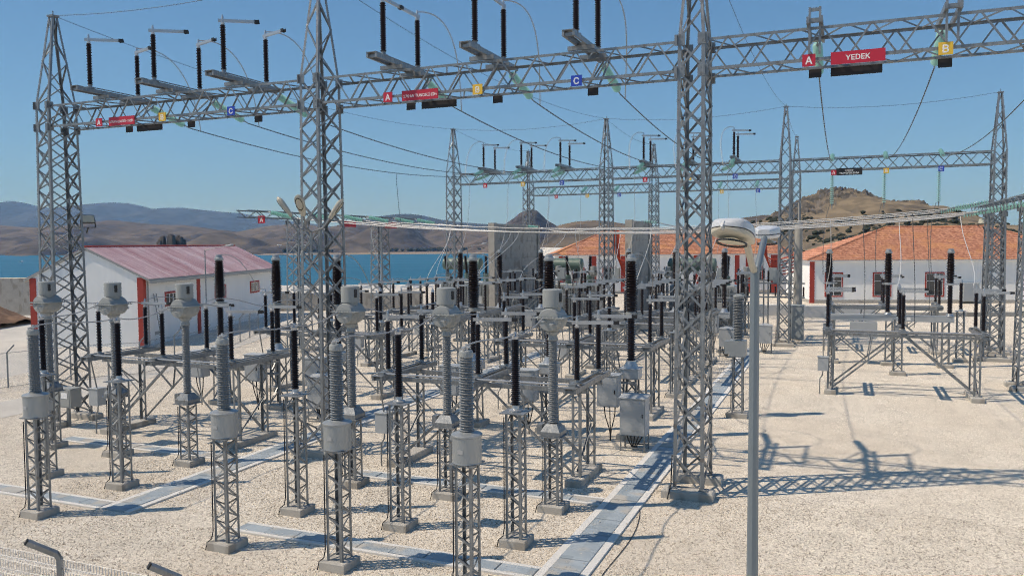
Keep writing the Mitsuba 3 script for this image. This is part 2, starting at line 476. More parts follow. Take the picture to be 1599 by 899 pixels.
hill('blue_ridge', [(430, 385), (500, 362), (560, 347), (590, 339), (620, 335), (640, 334), (660, 336), (690, 343), (720, 347), (760, 350), (800, 356), (900, 376)], 8200, -26, 2200, 2000,
     'mountain', 'bluish hill behind the far lake shore', 120, 70, 110, 0.0012, 60, 0.03, 0.5, 6)
hill('mountain_range', [(-200, 326), (-100, 322), (-40, 320), (0, 319), (25, 314), (45, 317), (60, 321), (90, 326), (120, 321), (150, 318), (180, 316.5), (205, 318.5), (225, 322), (240, 326.5), (262, 325), (290, 324.5), (320, 328), (350, 331), (380, 333), (410, 339), (450, 345), (500, 351), (560, 360), (620, 378)], 13500, -26, 4200, 2500,
     'mountain', 'hazy blue mountain range beyond the lake', 200, 110, 170, 0.0007, 190, 0.04, 0.45, 5)
for nm, pts, lab in (('sand_spit', [(-260, 640), (-60, 650), (-20, 700), (-10, 760), (-40, 800), (-120, 820), (-300, 840)], 'pale sand spit reaching into the lake'),):
    pass
sp = MB()
ring = [(-620, 760), (-480, 752), (-432, 770), (-425, 800), (-440, 830), (-520, 850), (-640, 850)]
for h0, h1, sh0, sh1 in ((LAKE - 1, LAKE + 0.6, 1.0, 0.97), (LAKE + 0.6, LAKE + 1.4, 0.97, 0.85)):
    c = np.mean(ring, 0)
    lo = [(*land(*(c + (np.array(q) - c) * sh0)), h0) for q in ring]
    hi = [(*land(*(c + (np.array(q) - c) * sh1)), h1) for q in ring]
    n = len(ring)
    sp.add(lo + hi, [t for i in range(n) for t in ((i, (i + 1) % n, n + (i + 1) % n), (i, n + (i + 1) % n, n + i))])
sp.add(hi, [(0, i, i + 1) for i in range(1, n - 1)])
struct('sand_spit', sp, 'sand', 'pale sand spit reaching into the lake')

v, f = grid(-860, -40, 2690, 2830, 60, 6, lambda L, D: LAKE - 0.5 + (D - 2690) * 0.035 + 2.4 * (meshkit.fbm(np.stack([L * .006, D * .006, 0 * L], -1), 3, 12) - 0.5))
struct('far_shore', (v, f), 'beach', 'pale beach along the far lake shore', True)
tr = MB()
for i in range(150):
    u = nrg.choice([nrg.uniform(640, 700), nrg.uniform(610, 770), nrg.uniform(440, 520)], p=[0.5, 0.3, 0.2])
    d = 2840 + 60 * nrg.random()
    r = 4 + 5 * nrg.random()
    m = trimesh.creation.icosphere(subdivisions=1)
    tr.add(m.vertices * (1 + 0.4 * (nrg.random((len(m.vertices), 1)) - 0.5)) * [r, r, r * 0.8] + [*land((u - 799.5) / FPX * d, d), LAKE + 10 + r * 0.5], m.faces)
single('shore_trees', tr, 'shrub', 'thin line of dark trees along the far lake shore', 'trees', kind='stuff')
P = Proto()
P.part('hull', MB().add([(-5, 0, 0.9), (-4.2, -1.3, 0), (-4.2, 1.3, 0), (4.5, -1.5, 0), (4.5, 1.5, 0), (-4.6, -1.5, 1.0), (-4.6, 1.5, 1.0), (4.6, -1.7, 1.1), (4.6, 1.7, 1.1)], [(0, 1, 5), (0, 6, 2), (1, 3, 7), (1, 7, 5), (2, 8, 4), (2, 6, 8), (3, 4, 8), (3, 8, 7), (0, 5, 6), (5, 7, 8), (5, 8, 6), (0, 2, 1)]), 'white_paint')
P.part('cabin', MB().cham(-0.5, 3.0, -1.0, 1.0, 1.0, 2.8, 0.3), 'white_paint')
P.place('boat', 'small white boat far out on the lake at left', 'boat', T().translate([*land((34 - 799.5) / FPX * 1750, 1750).tolist(), LAKE + 0.02]).rotate([0, 0, 1], 25))

# bushes on the near hill, rock stack on the shore
zx, zz = ridge([(1110, 392), (1200, 343), (1303, 299), (1400, 315), (1442, 334), (1500, 351), (1610, 369), (1760, 390)], 640)
hv, hf = meshkit.WRITTEN[scene['rocky_hill']['filename']][:2]
sh = MB()
ico = trimesh.creation.icosphere(subdivisions=1)
up = nrg.permutation(len(hv))
made = 0
for i in up:
    x, y, z = hv[i]
    d, l = x * FH[0] + y * FH[1], x * RH[0] + y * RH[1]
    if d > 650 or d < 345 or z < 0.3 or z > 27:
        continue
    dens = meshkit.fbm(np.array([[x * 0.02, y * 0.02, 1.0]]), 3, 11)[0]
    if dens < 0.38 + 0.12 * nrg.random() + 0.004 * max(0, z - 14):
        continue
    r = 0.7 + 1.2 * nrg.random() ** 2
    v = ico.vertices * (1 + 0.5 * (nrg.random((len(ico.vertices), 1)) - 0.5)) * [r * 1.25, r * 1.25, r * 0.85] + [x + nrg.normal() * 2, y + nrg.normal() * 2, z + r * 0.3]
    sh.add(v, ico.faces)
    made += 1
    if made >= 2200:
        break
single('hillside_bushes', sh, 'shrub', 'dark green bushes dotting the tan rocky hill', 'bushes', kind='stuff')
st = MB()
for k in range(9):
    l0 = -395 + k * 3.6 + nrg.normal() * 0.8
    w, hh = 3.4 + nrg.random() * 1.5, 9 + 7 * math.sin((k + 1) / 10 * math.pi) + 3.5 * nrg.random()
    m = trimesh.creation.icosphere(subdivisions=2)
    v = m.vertices
    v = np.sign(v) * np.abs(v) ** 0.45 * [w / 1.6, w / 1.6, 15] * (1 + 0.22 * (meshkit.noise(v * 3.1 + k)[:, None] - 0.5))
    st.add(v + [*land(l0, 905 + nrg.normal() * 2), hh - 13], m.faces)
struct('shore_rocks', st, 'stack_rock', 'ragged rock stack rising behind the red metal roof')

# loose stones lying on the gravel in front
sv = np.array([[1, 0, 0], [-1, 0, 0], [0, 1, 0], [0, -1, 0], [0, 0, 1], [0, 0, -1.0]])
sf = np.array([[0, 2, 4], [2, 1, 4], [1, 3, 4], [3, 0, 4], [2, 0, 5], [1, 2, 5], [3, 1, 5], [0, 3, 5]])
NS = 52000
sy = 10.7 + 15 * nrg.random(NS) ** 1.15
sx = -24 + nrg.random(NS) * 31
keep = ~((np.abs(sx + 6.1) < 0.62) | ((np.abs(sx + 20.12) < 0.62) & (sy > 17.4)) | ((np.abs(sy - 17.72) < 0.38) & (sx < -5.6)) | ((np.abs(sy - 23.45) < 0.38) & (sx < -5.6))) | (nrg.random(NS) < 0.035)
sx, sy = sx[keep], sy[keep]
n0 = len(sx)
r = 0.010 + 0.014 * nrg.random(n0) ** 2
a = nrg.random(n0) * 6.283
on = (np.abs(sx + 6.1) < 0.62) | ((np.abs(sx + 20.12) < 0.62) & (sy > 17.4)) | ((np.abs(sy - 17.72) < 0.38) & (sx < -5.6)) | ((np.abs(sy - 23.45) < 0.38) & (sx < -5.6))
k = sv[None] * (r[:, None, None] * (0.75 + 0.6 * nrg.random((n0, 6, 1)))) * np.array([1.15, 0.9, 0.75])
ca, sa = np.cos(a)[:, None], np.sin(a)[:, None]
st2 = np.stack([k[..., 0] * ca - k[..., 1] * sa + sx[:, None], k[..., 0] * sa + k[..., 1] * ca + sy[:, None], k[..., 2] + np.where(on, 0.075, 0.006)[:, None] + r[:, None] * 0.3], -1)
single('loose_stones', ((st2).reshape(-1, 3), (sf[None] + 6 * np.arange(n0)[:, None, None]).reshape(-1, 3)), 'gravel', 'loose cream stones strewn over the gravel in the foreground', 'stones', kind='stuff')

# concrete road outside the yard at left, with the strip beyond the fence
rd = MB()
rd.add([(-36.1, 12, 0.0), (-36.1, 29, 0.0), (-37.9, 34.6, 0.0), (-55, 80, 0), (-59, 78, 0), (-41.2, 34, 0), (-39.9, 29, 0), (-39.9, 12, 0)], [(0, 1, 6), (0, 6, 7), (1, 2, 5), (1, 5, 6), (2, 3, 4), (2, 4, 5)])
struct('road', (rd.out()[0] + [0, 0, 0.012], rd.out()[1]), 'road', 'pale concrete service road along the left fence')


# ------------------------------------------------------------------ cable trenches
def trench(name, along, c, a0, a1, label, w=0.80, curb=0.20, step=0.62):
    mb = MB()
    for s in (-1, 1):
        q0, q1 = sorted((c + s * w / 2, c + s * (w / 2 + curb)))
        mb.box(*((q0, q1, a0, a1) if along == 'y' else (a0, a1, q0, q1)), -0.2, 0.055)
    key = thing_key(name, TAKEN)
    scene[key] = mikit.ply(mb.out(), 'mat_curb')
    labels[key] = {'label': label, 'category': 'trench', 'kind': 'structure'}
    n = max(1, int((a1 - a0) / step))
    bx = []
    for i in range(n):
        q0, q1 = a0 + i * (a1 - a0) / n + 0.013, a0 + (i + 1) * (a1 - a0) / n - 0.013
        z = 0.066 + rng.uniform(-0.010, 0.014)
        e = 0.004 + rng.uniform(0, 0.012)
        bx.append(((c - w / 2 + e, c + w / 2 - e, q0, q1) if along == 'y' else (q0, q1, c - w / 2 + e, c + w / 2 - e)) + (-0.05, z, 0.01))
    pieces(key, 'cover_slab', bx, 'cover')


trench('cable_trench', 'y', -6.1, 12.5, 62, 'long cable trench of grey slabs along the right side of the middle bay')
trench('cable_trench', 'y', -20.12, 17.45, 62, 'long cable trench of grey slabs between left and middle bays')
trench('cable_trench', 'x', 17.72, -15.6, -6.72, 'short cross trench of grey slabs behind the front row of the middle bay', 0.46, 0.13, 0.9)
trench('cable_trench', 'x', 17.72, -30, -20.74, 'short cross trench of grey slabs behind the front row of the left bay', 0.46, 0.13, 0.9)
trench('cable_trench', 'x', 23.45, -15.6, -6.72, 'narrow cross trench of slabs behind the current transformers of the middle bay', 0.46, 0.13, 0.9)
trench('cable_trench', 'x', 23.45, -29.6, -20.74, 'narrow cross trench of slabs behind the current transformers of the left bay', 0.46, 0.13, 0.9)


# ------------------------------------------------------------------ insulators
def sheds(rc, rs, z0, z1, n, r_top=None, bulge=None, sides=14):
    """ribbed porcelain column"""
    p, out = (z1 - z0) / n, []
    for i in range(n):
        t = (i + 0.5) / n
        k = 1.0 if bulge is None else bulge(t)
        z = z0 + i * p
        big = rs * k * (1.0 if i % 2 == 0 else 0.93)
        out += [(rc * k, z), (rc * k + (big - rc * k) * 0.85, z + 0.30 * p), (big, z + 0.42 * p), (big * 0.985, z + 0.52 * p), (rc * k * 1.05, z + 0.80 * p)]
    out.append((rc * (1.0 if bulge is None else bulge(1.0)), z1))
    return out


def disc_string(n, pitch=0.146, rd=0.15, sides=12, lead=0.25):
    """glass disc string along +x: returns (glass, hardware, length)"""
    gl, hw = MB(), MB()
    hw.cyl((0, 0, 0), (lead, 0, 0), 0.02, n=6)
    x = lead
    for i in range(n):
        gl.lathe([(0.05, x + 0.055), (rd * 0.75, x + 0.07), (rd, x + 0.10), (rd * 0.97, x + 0.115), (rd * 0.5, x + 0.105), (0.03, x + 0.11)], n=sides, axis='x', cap=False)
        hw.lathe([(0.045, x), (0.05, x + 0.06), (0.018, x + 0.09), (0.018, x + pitch)], n=8, axis='x')
        x += pitch
    hw.box(x, x + 0.12, -0.03, 0.03, -0.05, 0.05)
    hw.cyl((x + 0.1, 0, 0), (x + 0.42, 0, 0), 0.03, 0.02, n=8)
    return gl, hw, x + 0.42


STRING = {}


def put_string(n, p0, direction, label, group=None, sides=12, rd=0.155):
    if (n, sides) not in STRING:
        gl, hw, L = disc_string(n, sides=sides, rd=rd)
        P = Proto()
        P.part('glass_discs', gl, 'glass_green', 40)
        P.part('fittings', hw, 'galv_far')
        STRING[(n, sides)] = (P, L)
    P, L = STRING[(n, sides)]
    d = unit(direction)
    a = unit(np.cross([0, 0, 1.0], d)) if abs(d[2]) < 0.99 else np.array([0, 1.0, 0])
    b = np.cross(d, a)
    m = np.eye(4)
    m[:3, 0], m[:3, 1], m[:3, 2], m[:3, 3] = d, a, b, p0
    P.place('glass_insulator_string', label, 'insulator', T(m), group)
    return np.asarray(p0, float) + d * L


def wire(pts, r, label, mat='cable_alu', name='conductor', group=None, n=6, cat='wire'):
    return single(name, MB().tube(pts, r, n), mat, label, cat, True, group)


# ------------------------------------------------------------------ lattice work
def zig(mb, a0, a1, b0, b1, n, w, t, inward, cross=False, first=0, sink=None):
    """diagonals between the member a0-a1 and the member b0-b1; sink collects each bar as a mesh of its own"""
    a0, a1, b0, b1, inward = (np.asarray(x, float) for x in (a0, a1, b0, b1, inward))
    for i in range(n):
        s, e = i / n, (i + 1) / n
        pa, pb = a0 + (a1 - a0) * s, b0 + (b1 - b0) * e
        qa, qb = b0 + (b1 - b0) * s, a0 + (a1 - a0) * e
        sets = [((pa, pb), 1), ((qa, qb), -1)] if cross else [((pa, pb) if (i + first) % 2 == 0 else (qa, qb), 1)]
        for (p, q), sgn in sets:
            m = MB() if sink is not None else mb
            side = unit(np.cross(q - p, inward))
            off = inward * (0.004 if sgn > 0 else 0.022)
            m.ang(p + off - side * w / 2, q + off - side * w / 2, w, t, side, inward)
            if sink is not None:
                sink.append(m)


def lattice_tower(wx0, wy0, wx1, wy1, H, n, w=0.10, bw=0.06, foot=True, peak=None, split=False, gusset=(), mat='galv', z0=0.25, cross=True, blocks=True):
    P = Proto()

    def corner(sx, sy, z):
        t = (z - z0) / (H - z0)
        return np.array([sx * (wx0 + (wx1 - wx0) * t) / 2, sy * (wy0 + (wy1 - wy0) * t) / 2, z])
    cs = [(-1, -1), (1, -1), (1, 1), (-1, 1)]
    for sx, sy in cs:
        P.part('leg', MB().ang(corner(sx, sy, z0), corner(sx, sy, H), w, w * 0.12, (-sx, 0, 0), (0, -sy, 0)), mat)
    for i in range(4):
        a, b = cs[i], cs[(i + 1) % 4]
        mid = (np.array(a) + np.array(b)) / 2.0
        inward = np.array([-mid[0], -mid[1], 0])
        mb, sink = MB(), ([] if split else None)
        zig(mb, corner(*a, z0 + 0.1), corner(*a, H), corner(*b, z0 + 0.1), corner(*b, H), n, bw, bw * 0.14, inward, cross, i % 2, sink)
        if split:
            for m in sink:
                P.part('brace', m, mat)
        else:
            P.part('bracing', mb, mat, kind='stuff')
    if peak:
        hp, wt = peak
        tops = [np.array([sx * wt / 2, sy * wt / 2, hp]) for sx, sy in cs]
        lo = [corner(sx, sy, H) for sx, sy in cs]
        for k, (sx, sy) in enumerate(cs):
            P.part('peak_leg', MB().ang(lo[k], tops[k], w * 0.85, w * 0.1, (-sx, 0, 0), (0, -sy, 0)), mat)
        mb = MB()
        for i in range(4):
            j = (i + 1) % 4
            mid = (np.array(cs[i]) + np.array(cs[j])) / 2.0
            zig(mb, lo[i], tops[i], lo[j], tops[j], 4, bw * 0.85, bw * 0.12, np.array([-mid[0], -mid[1], 0]), False, i % 2)
        P.part('peak_bracing', mb, mat, kind='stuff')
        P.part('peak_cap', MB().box(-wt / 2 - 0.05, wt / 2 + 0.05, -wt / 2 - 0.05, wt / 2 + 0.05, hp - 0.02, hp + 0.05).cyl((0, 0, hp), (0, 0, hp + 0.25), 0.025, n=6), mat)
    gm = MB()
    for z in gusset:
        for sx, sy in cs:
            c = corner(sx, sy, z)
            gm.box(*sorted((c[0] - sx * 0.22, c[0] + sx * 0.10)), *sorted((c[1] + sy * 0.006, c[1] + sy * 0.018)), c[2] - 0.17, c[2] + 0.17)
            gm.box(*sorted((c[0] + sx * 0.006, c[0] + sx * 0.018)), *sorted((c[1] - sy * 0.22, c[1] + sy * 0.10)), c[2] - 0.15, c[2] + 0.15)
            for q in range(4):
                bx, bz = c[0] - sx * (0.02 + 0.05 * (q % 2) * 2), c[2] - 0.1 + 0.2 * (q // 2)
                gm.box(bx - 0.015, bx + 0.015, *sorted((c[1] + sy * 0.018, c[1] + sy * 0.034)), bz - 0.015, bz + 0.015)
    if gusset:
        P.part('gusset_plates', gm, mat, kind='stuff')
    if blocks:
        for sy in (-1, 1):
            y = sy * wy0 / 2
            P.part('footing', MB().cham(-wx0 / 2 - 0.32, wx0 / 2 + 0.32, y - 0.30, y + 0.30, -0.2, z0 + 0.02, 0.05), 'concrete')
        bp = MB()
        for sx, sy in cs:
            c = corner(sx, sy, z0)
            bp.box(c[0] - 0.14, c[0] + 0.14, c[1] - 0.14, c[1] + 0.14, z0 + 0.02, z0 + 0.045)
            for q in (-1, 1):
                bp.cyl((c[0] + q * 0.1, c[1] - 0.1, z0), (c[0] + q * 0.1, c[1] - 0.1, z0 + 0.12), 0.014, n=5)
        P.part('base_plates', bp, mat, kind='stuff')
        P.part('earth_strap', MB().tube([(-wx0 / 2 - 0.02, -wy0 / 2 - 0.03, 1.3), (-wx0 / 2 - 0.05, -wy0 / 2 - 0.05, 0.4), (-wx0 / 2 - 0.06, -wy0 / 2 - 0.34, 0.2), (-wx0 / 2 - 0.1, -wy0 / 2 - 0.4, -0.02)], 0.022, 5), 'cable_black')
    return P


def girder(L, z0, z1, y0, y1, n, cw=0.085, bw=0.046, split=False, mat='galv'):
    """lattice beam along +x"""
    P = Proto()
    for y, sy in ((y0, 1), (y1, -1)):
        for z, sz in ((z0, 1), (z1, -1)):
            P.part('chord', MB().ang((0, y, z), (L, y, z), cw, cw * 0.12, (0, sy, 0), (0, 0, sz)), mat)
    faces = [((0, y0, z0), (L, y0, z0), (0, y0, z1), (L, y0, z1), (0, 1, 0), 0), ((0, y1, z0), (L, y1, z0), (0, y1, z1), (L, y1, z1), (0, -1, 0), 1),
             ((0, y0, z1), (L, y0, z1), (0, y1, z1), (L, y1, z1), (0, 0, -1), 0), ((0, y0, z0), (L, y0, z0), (0, y1, z0), (L, y1, z0), (0, 0, 1), 1)]
    for a0, a1, b0, b1, inw, first in faces:
        mb, sink = MB(), ([] if split else None)
        zig(mb, a0, a1, b0, b1, n, bw, bw * 0.14, inw, False, first, sink)
        if split:
            for m in sink:
                P.part('brace', m, mat)
        else:
            P.part('bracing', mb, mat, kind='stuff')
    return P


SPLIT = True
# gantry one: the near portal row
ZB0, ZB1 = 13.12, 14.08
side_n = ['leftmost tall lattice tower of the near gantry, beside the red roofed building', 'middle lattice tower of the near gantry, with lamps on it', 'nearest lattice tower, right of centre beside the slab trench', 'lattice tower of the near gantry outside the right edge']
tw = lattice_tower(0.95, 1.80, 0.82, 1.42, ZB1, 15, 0.11, 0.065, peak=(18.05, 0.26), split=SPLIT, gusset=(ZB0, ZB1))
for x, lb in zip(TX, side_n):
    tw.place('lattice_tower', lb, 'tower', at(x, Y1), 'near gantry towers')
gd = girder(13.2, ZB0, ZB1, -0.65, 0.65, 20, split=SPLIT)
for x, nm in zip(TX[:3], ('left', 'middle', 'right')):
    gd.place('gantry_beam', f'lattice beam across the {nm} bay of the near gantry', 'beam', at(x + 0.41, Y1), 'near gantry beams')
# gantry two and three
tw2 = lattice_tower(0.95, 1.80, 0.82, 1.42, ZB1, 13, 0.11, 0.07, peak=(18.05, 0.26), mat='galv_far')
for i, x in enumerate(TX):
    tw2.place('lattice_tower', f'{["first", "second", "third", "fourth"][i]} lattice tower from the left in the second gantry row' + (', with a black floodlight' if i == 3 else ''), 'tower', at(x + 0.2, Y2), 'second gantry towers')
gd2 = girder(13.2, ZB0, ZB1, -0.65, 0.65, 16, bw=0.06, mat='galv_far')
for x, nm in zip(TX[:3], ('left', 'middle', 'right')):
    gd2.place('gantry_beam', f'lattice beam across the {nm} bay of the second gantry', 'beam', at(x + 0.61, Y2), 'second gantry beams')
for i, x in enumerate(TX[:3]):
    tw2.place('lattice_tower', f'{["left", "middle", "right"][i]} lattice tower of the farthest gantry row', 'tower', at(x, Y3), 'far gantry towers')
for x, nm in zip(TX[:2], ('left', 'right')):
    gd2.place('gantry_beam', f'{nm} lattice beam of the farthest gantry', 'beam', at(x + 0.41, Y3), 'far gantry beams')

# bus portals: low towers with a beam running away from the viewer
bt = lattice_tower(1.3, 1.5, 1.05, 1.25, 9.8, 11, 0.10, 0.06, mat='galv_far', gusset=(9.6,))
bb = girder(24.6, 9.8, 10.32, -0.5, 0.5, 26, 0.07, 0.045, mat='galv_far')
for xx, nm in ((-37.6, 'left'), (9.15, 'right')):
    for yy, q in ((49.6, 'front'), (61.1, 'rear')):
        bt.place('portal_tower', f'{q} low lattice tower of the {nm} bus portal', 'tower', at(xx, yy), 'bus portal towers')
    bb.place('portal_beam', f'lattice beam of the {nm} bus portal, carrying six glass strings', 'beam', at(xx, 43.65, 0, 90), 'bus portal beams')


# ------------------------------------------------------------------ lattice stand with footing
def stand(P, H, w0=0.44, w1=0.43, n=5, lw=0.07, bw=0.038, foot=0.36, split=False, plate=0.33, pipe=True, mat='galv'):
    z0 = 0.22
    P.part('footing', MB().cham(-foot, foot, -foot, foot, -0.2, z0, 0.02), 'concrete')
    cs = [(-1, -1), (1, -1), (1, 1), (-1, 1)]

    def corner(s, z):
        t = (z - z0) / (H - z0)
        w = (w0 + (w1 - w0) * t) / 2
        return np.array([s[0] * w, s[1] * w, z])
    for s in cs:
        P.part('leg', MB().ang(corner(s, z0), corner(s, H), lw, lw * 0.13, (-s[0], 0, 0), (0, -s[1], 0)), mat)
    for i in range(4):
        a, b = cs[i], cs[(i + 1) % 4]
        mid = (np.array(a) + np.array(b)) / 2.0
        inw = np.array([-mid[0], -mid[1], 0])
        mb, sink = MB(), ([] if split else None)
        zig(mb, corner(a, z0 + 0.06), corner(a, H - 0.06), corner(b, z0 + 0.06), corner(b, H - 0.06), n, bw, bw * 0.14, inw, False, i % 2, sink)
        if split:
            for m in sink:
                P.part('brace', m, mat)
        else:
            P.part('bracing', mb, mat, kind='stuff')
    if plate:
        P.part('top_plate', MB().box(-plate, plate, -plate, plate, H, H + 0.025), mat)
    if pipe:
        P.part('earth_cable', MB().tube([(-w0 / 2 - 0.02, -w0 / 2 - 0.02, H - 0.1), (-w0 / 2 - 0.025, -w0 / 2 - 0.03, 0.5), (-w0 / 2 - 0.05, -w0 / 2 - 0.06, 0.3), (-foot - 0.02, -foot * 0.9, 0.2), (-foot - 0.06, -foot, -0.02)], 0.016, 5), 'cable_black')


# capacitive voltage transformers (front row)
P = Proto()
stand(P, 2.93, n=10, split=SPLIT, plate=0.31)
P.part('tank', MB().lathe([(0.335, 2.96), (0.345, 2.98), (0.335, 3.0), (0.335, 3.56), (0.36, 3.58), (0.36, 3.61), (0.33, 3.63), (0.20, 3.66), (0.17, 3.68)], n=28), 'tank_metal', 35)
P.part('nameplate', MB().box(-0.07, 0.07, -0.346, -0.338, 3.22, 3.31), 'aluminium')
P.part('lifting_lug', MB().box(-0.42, -0.33, -0.03, 0.03, 3.44, 3.52), 'tank_metal')
P.part('terminal_box', MB().box(-0.12, 0.12, 0.30, 0.46, 3.05, 3.35), 'tank_metal')
P.part('porcelain', MB().lathe(sheds(0.125, 0.178, 3.68, 5.36, 28), n=18), 'porcelain_grey', 40)
P.part('cap', MB().lathe([(0.15, 5.36), (0.165, 5.38), (0.165, 5.48), (0.14, 5.52), (0.05, 5.53)], n=18), 'paint_grey', 35)
P.part('terminal', MB().cyl((0, 0, 5.5), (0, 0, 5.66), 0.03, n=8).bar((-0.12, 0.05, 5.58), (0.10, -0.04, 5.60), 0.05, 0.05).bar((-0.02, -0.14, 5.56), (0.0, 0.16, 5.60), 0.045, 0.05), 'aluminium')
CVT = {'1C': 'grey voltage transformer on lattice stand at the far left of the front row', '2A': 'grey voltage transformer with tank, second from left in the front row', '2B': 'grey voltage transformer with tank, third from left in the front row',
       '2C': 'grey voltage transformer with tank, rightmost in the front row'}
for k, lb in CVT.items():
    P.place('voltage_transformer', lb, 'voltage transformer', near(PX[k], 16.386), 'front row voltage transformers')

# surge arresters (second row)
P = Proto()
stand(P, 3.52, n=11, split=SPLIT)
P.part('base_fitting', MB().lathe([(0.17, 3.55), (0.17, 3.59), (0.10, 3.62), (0.09, 3.70), (0.11, 3.72)], n=14), 'aluminium', 35)
P.part('porcelain', MB().lathe(sheds(0.075, 0.124, 3.72, 5.44, 33), n=16), 'porcelain_brown', 40)
P.part('cap', MB().lathe([(0.085, 5.44), (0.09, 5.52), (0.05, 5.56), (0.035, 5.62)], n=12), 'aluminium', 35)
P.part('terminal', MB().bar((-0.16, 0, 5.56), (0.16, 0, 5.58), 0.05, 0.04).bar((0, -0.13, 5.53), (0, 0.13, 5.55), 0.04, 0.05), 'aluminium')
SA = {'1B': 'dark surge arrester hidden behind the leftmost grey voltage transformer', '1C': 'dark surge arrester on tall lattice stand in front of the left lattice frame', '2A': 'dark surge arrester left of the middle tower trench', '2B': 'dark surge arrester in the centre of the second row',
      '2C': 'dark surge arrester on lattice stand, rightmost of the second row'}
for k, lb in SA.items():
    P.place('surge_arrester', lb, 'surge arrester', near(PX[k], 19.343), 'second row surge arresters')

# current transformers (third row)
P = Proto()
stand(P, 2.24, n=8, split=SPLIT, plate=0.36, foot=0.38)
b = MB().box(-0.30, 0.30, -0.30, 0.30, 2.27, 2.40).box(-0.46, -0.30, -0.16, 0.16, 2.30, 2.58)
b.add([(-0.3, -0.3, 2.4), (0.3, -0.3, 2.4), (0.3, 0.3, 2.4), (-0.3, 0.3, 2.4), (-0.17, -0.17, 2.62), (0.17, -0.17, 2.62), (0.17, 0.17, 2.62), (-0.17, 0.17, 2.62)], MB.QF)
P.part('base_box', b, 'galv')
P.part('porcelain', MB().lathe(sheds(0.11, 0.152, 2.64, 5.10, 40), n=16), 'porcelain_grey', 40)
P.part('collar', MB().lathe([(0.15, 5.08), (0.16, 5.11), (0.13, 5.18), (0.13, 5.24), (0.19, 5.27), (0.22, 5.34)], n=16), 'paint_grey', 35)
# head: a drum lying along y, split by a bolted flange
P.part('head_drum', MB().lathe([(0.20, -0.40), (0.31, -0.39), (0.335, -0.35), (0.34, 0.0), (0.335, 0.35), (0.31, 0.39), (0.20, 0.40)], c=(0, 0, 5.70), n=32, axis='y'), 'paint_grey', 35)
P.part('lower_bowl', MB().lathe([(0.18, 5.33), (0.27, 5.40), (0.345, 5.50), (0.385, 5.62), (0.395, 5.745)], n=30), 'paint_grey', 50)
P.part('flange', MB().box(-0.46, 0.46, -0.46, 0.46, 5.745, 5.775), 'paint_grey')
bl = MB()
for i in range(9):
    for yy in (-0.425, 0.425):
        bl.cyl((-0.40 + i * 0.10, yy, 5.72), (-0.40 + i * 0.10, yy, 5.80), 0.014, n=5)
P.part('bolts', bl, 'galv', kind='stuff')
P.part('neck', MB().lathe([(0.24, 5.96), (0.24, 6.10)], n=20), 'paint_grey', 35)
P.part('expansion_hood', MB().lathe([(0.275, 6.02), (0.30, 6.03), (0.30, 6.50), (0.292, 6.535), (0.26, 6.55), (0.0, 6.56)], c=(0, 0, 0.03), n=28), 'paint_grey', 35)
P.part('gauge', MB().box(0.255, 0.32, -0.16, -0.08, 6.22, 6.48), 'black_paint')
P.part('terminal', MB().bar((-0.10, -0.62, 5.68), (-0.10, -0.38, 5.68), 0.10, 0.03).bar((0.14, -0.58, 5.60), (0.14, -0.38, 5.60), 0.10, 0.03), 'aluminium')
P.part('terminal', MB().bar((-0.10, 0.62, 5.68), (-0.10, 0.38, 5.68), 0.10, 0.03).bar((0.14, 0.58, 5.60), (0.14, 0.38, 5.60), 0.10, 0.03), 'aluminium')
nm = ['leftmost', 'second from left', 'third from left', 'fourth from left', 'fifth from left', 'rightmost']
for i, k in enumerate(('1A', '1B', '1C', '2A', '2B', '2C')):
    P.place('current_transformer', f'grey drum headed current transformer with round hood, {nm[i]} of its row', 'current transformer', near(PX[k], 22.289), 'row of current transformers')


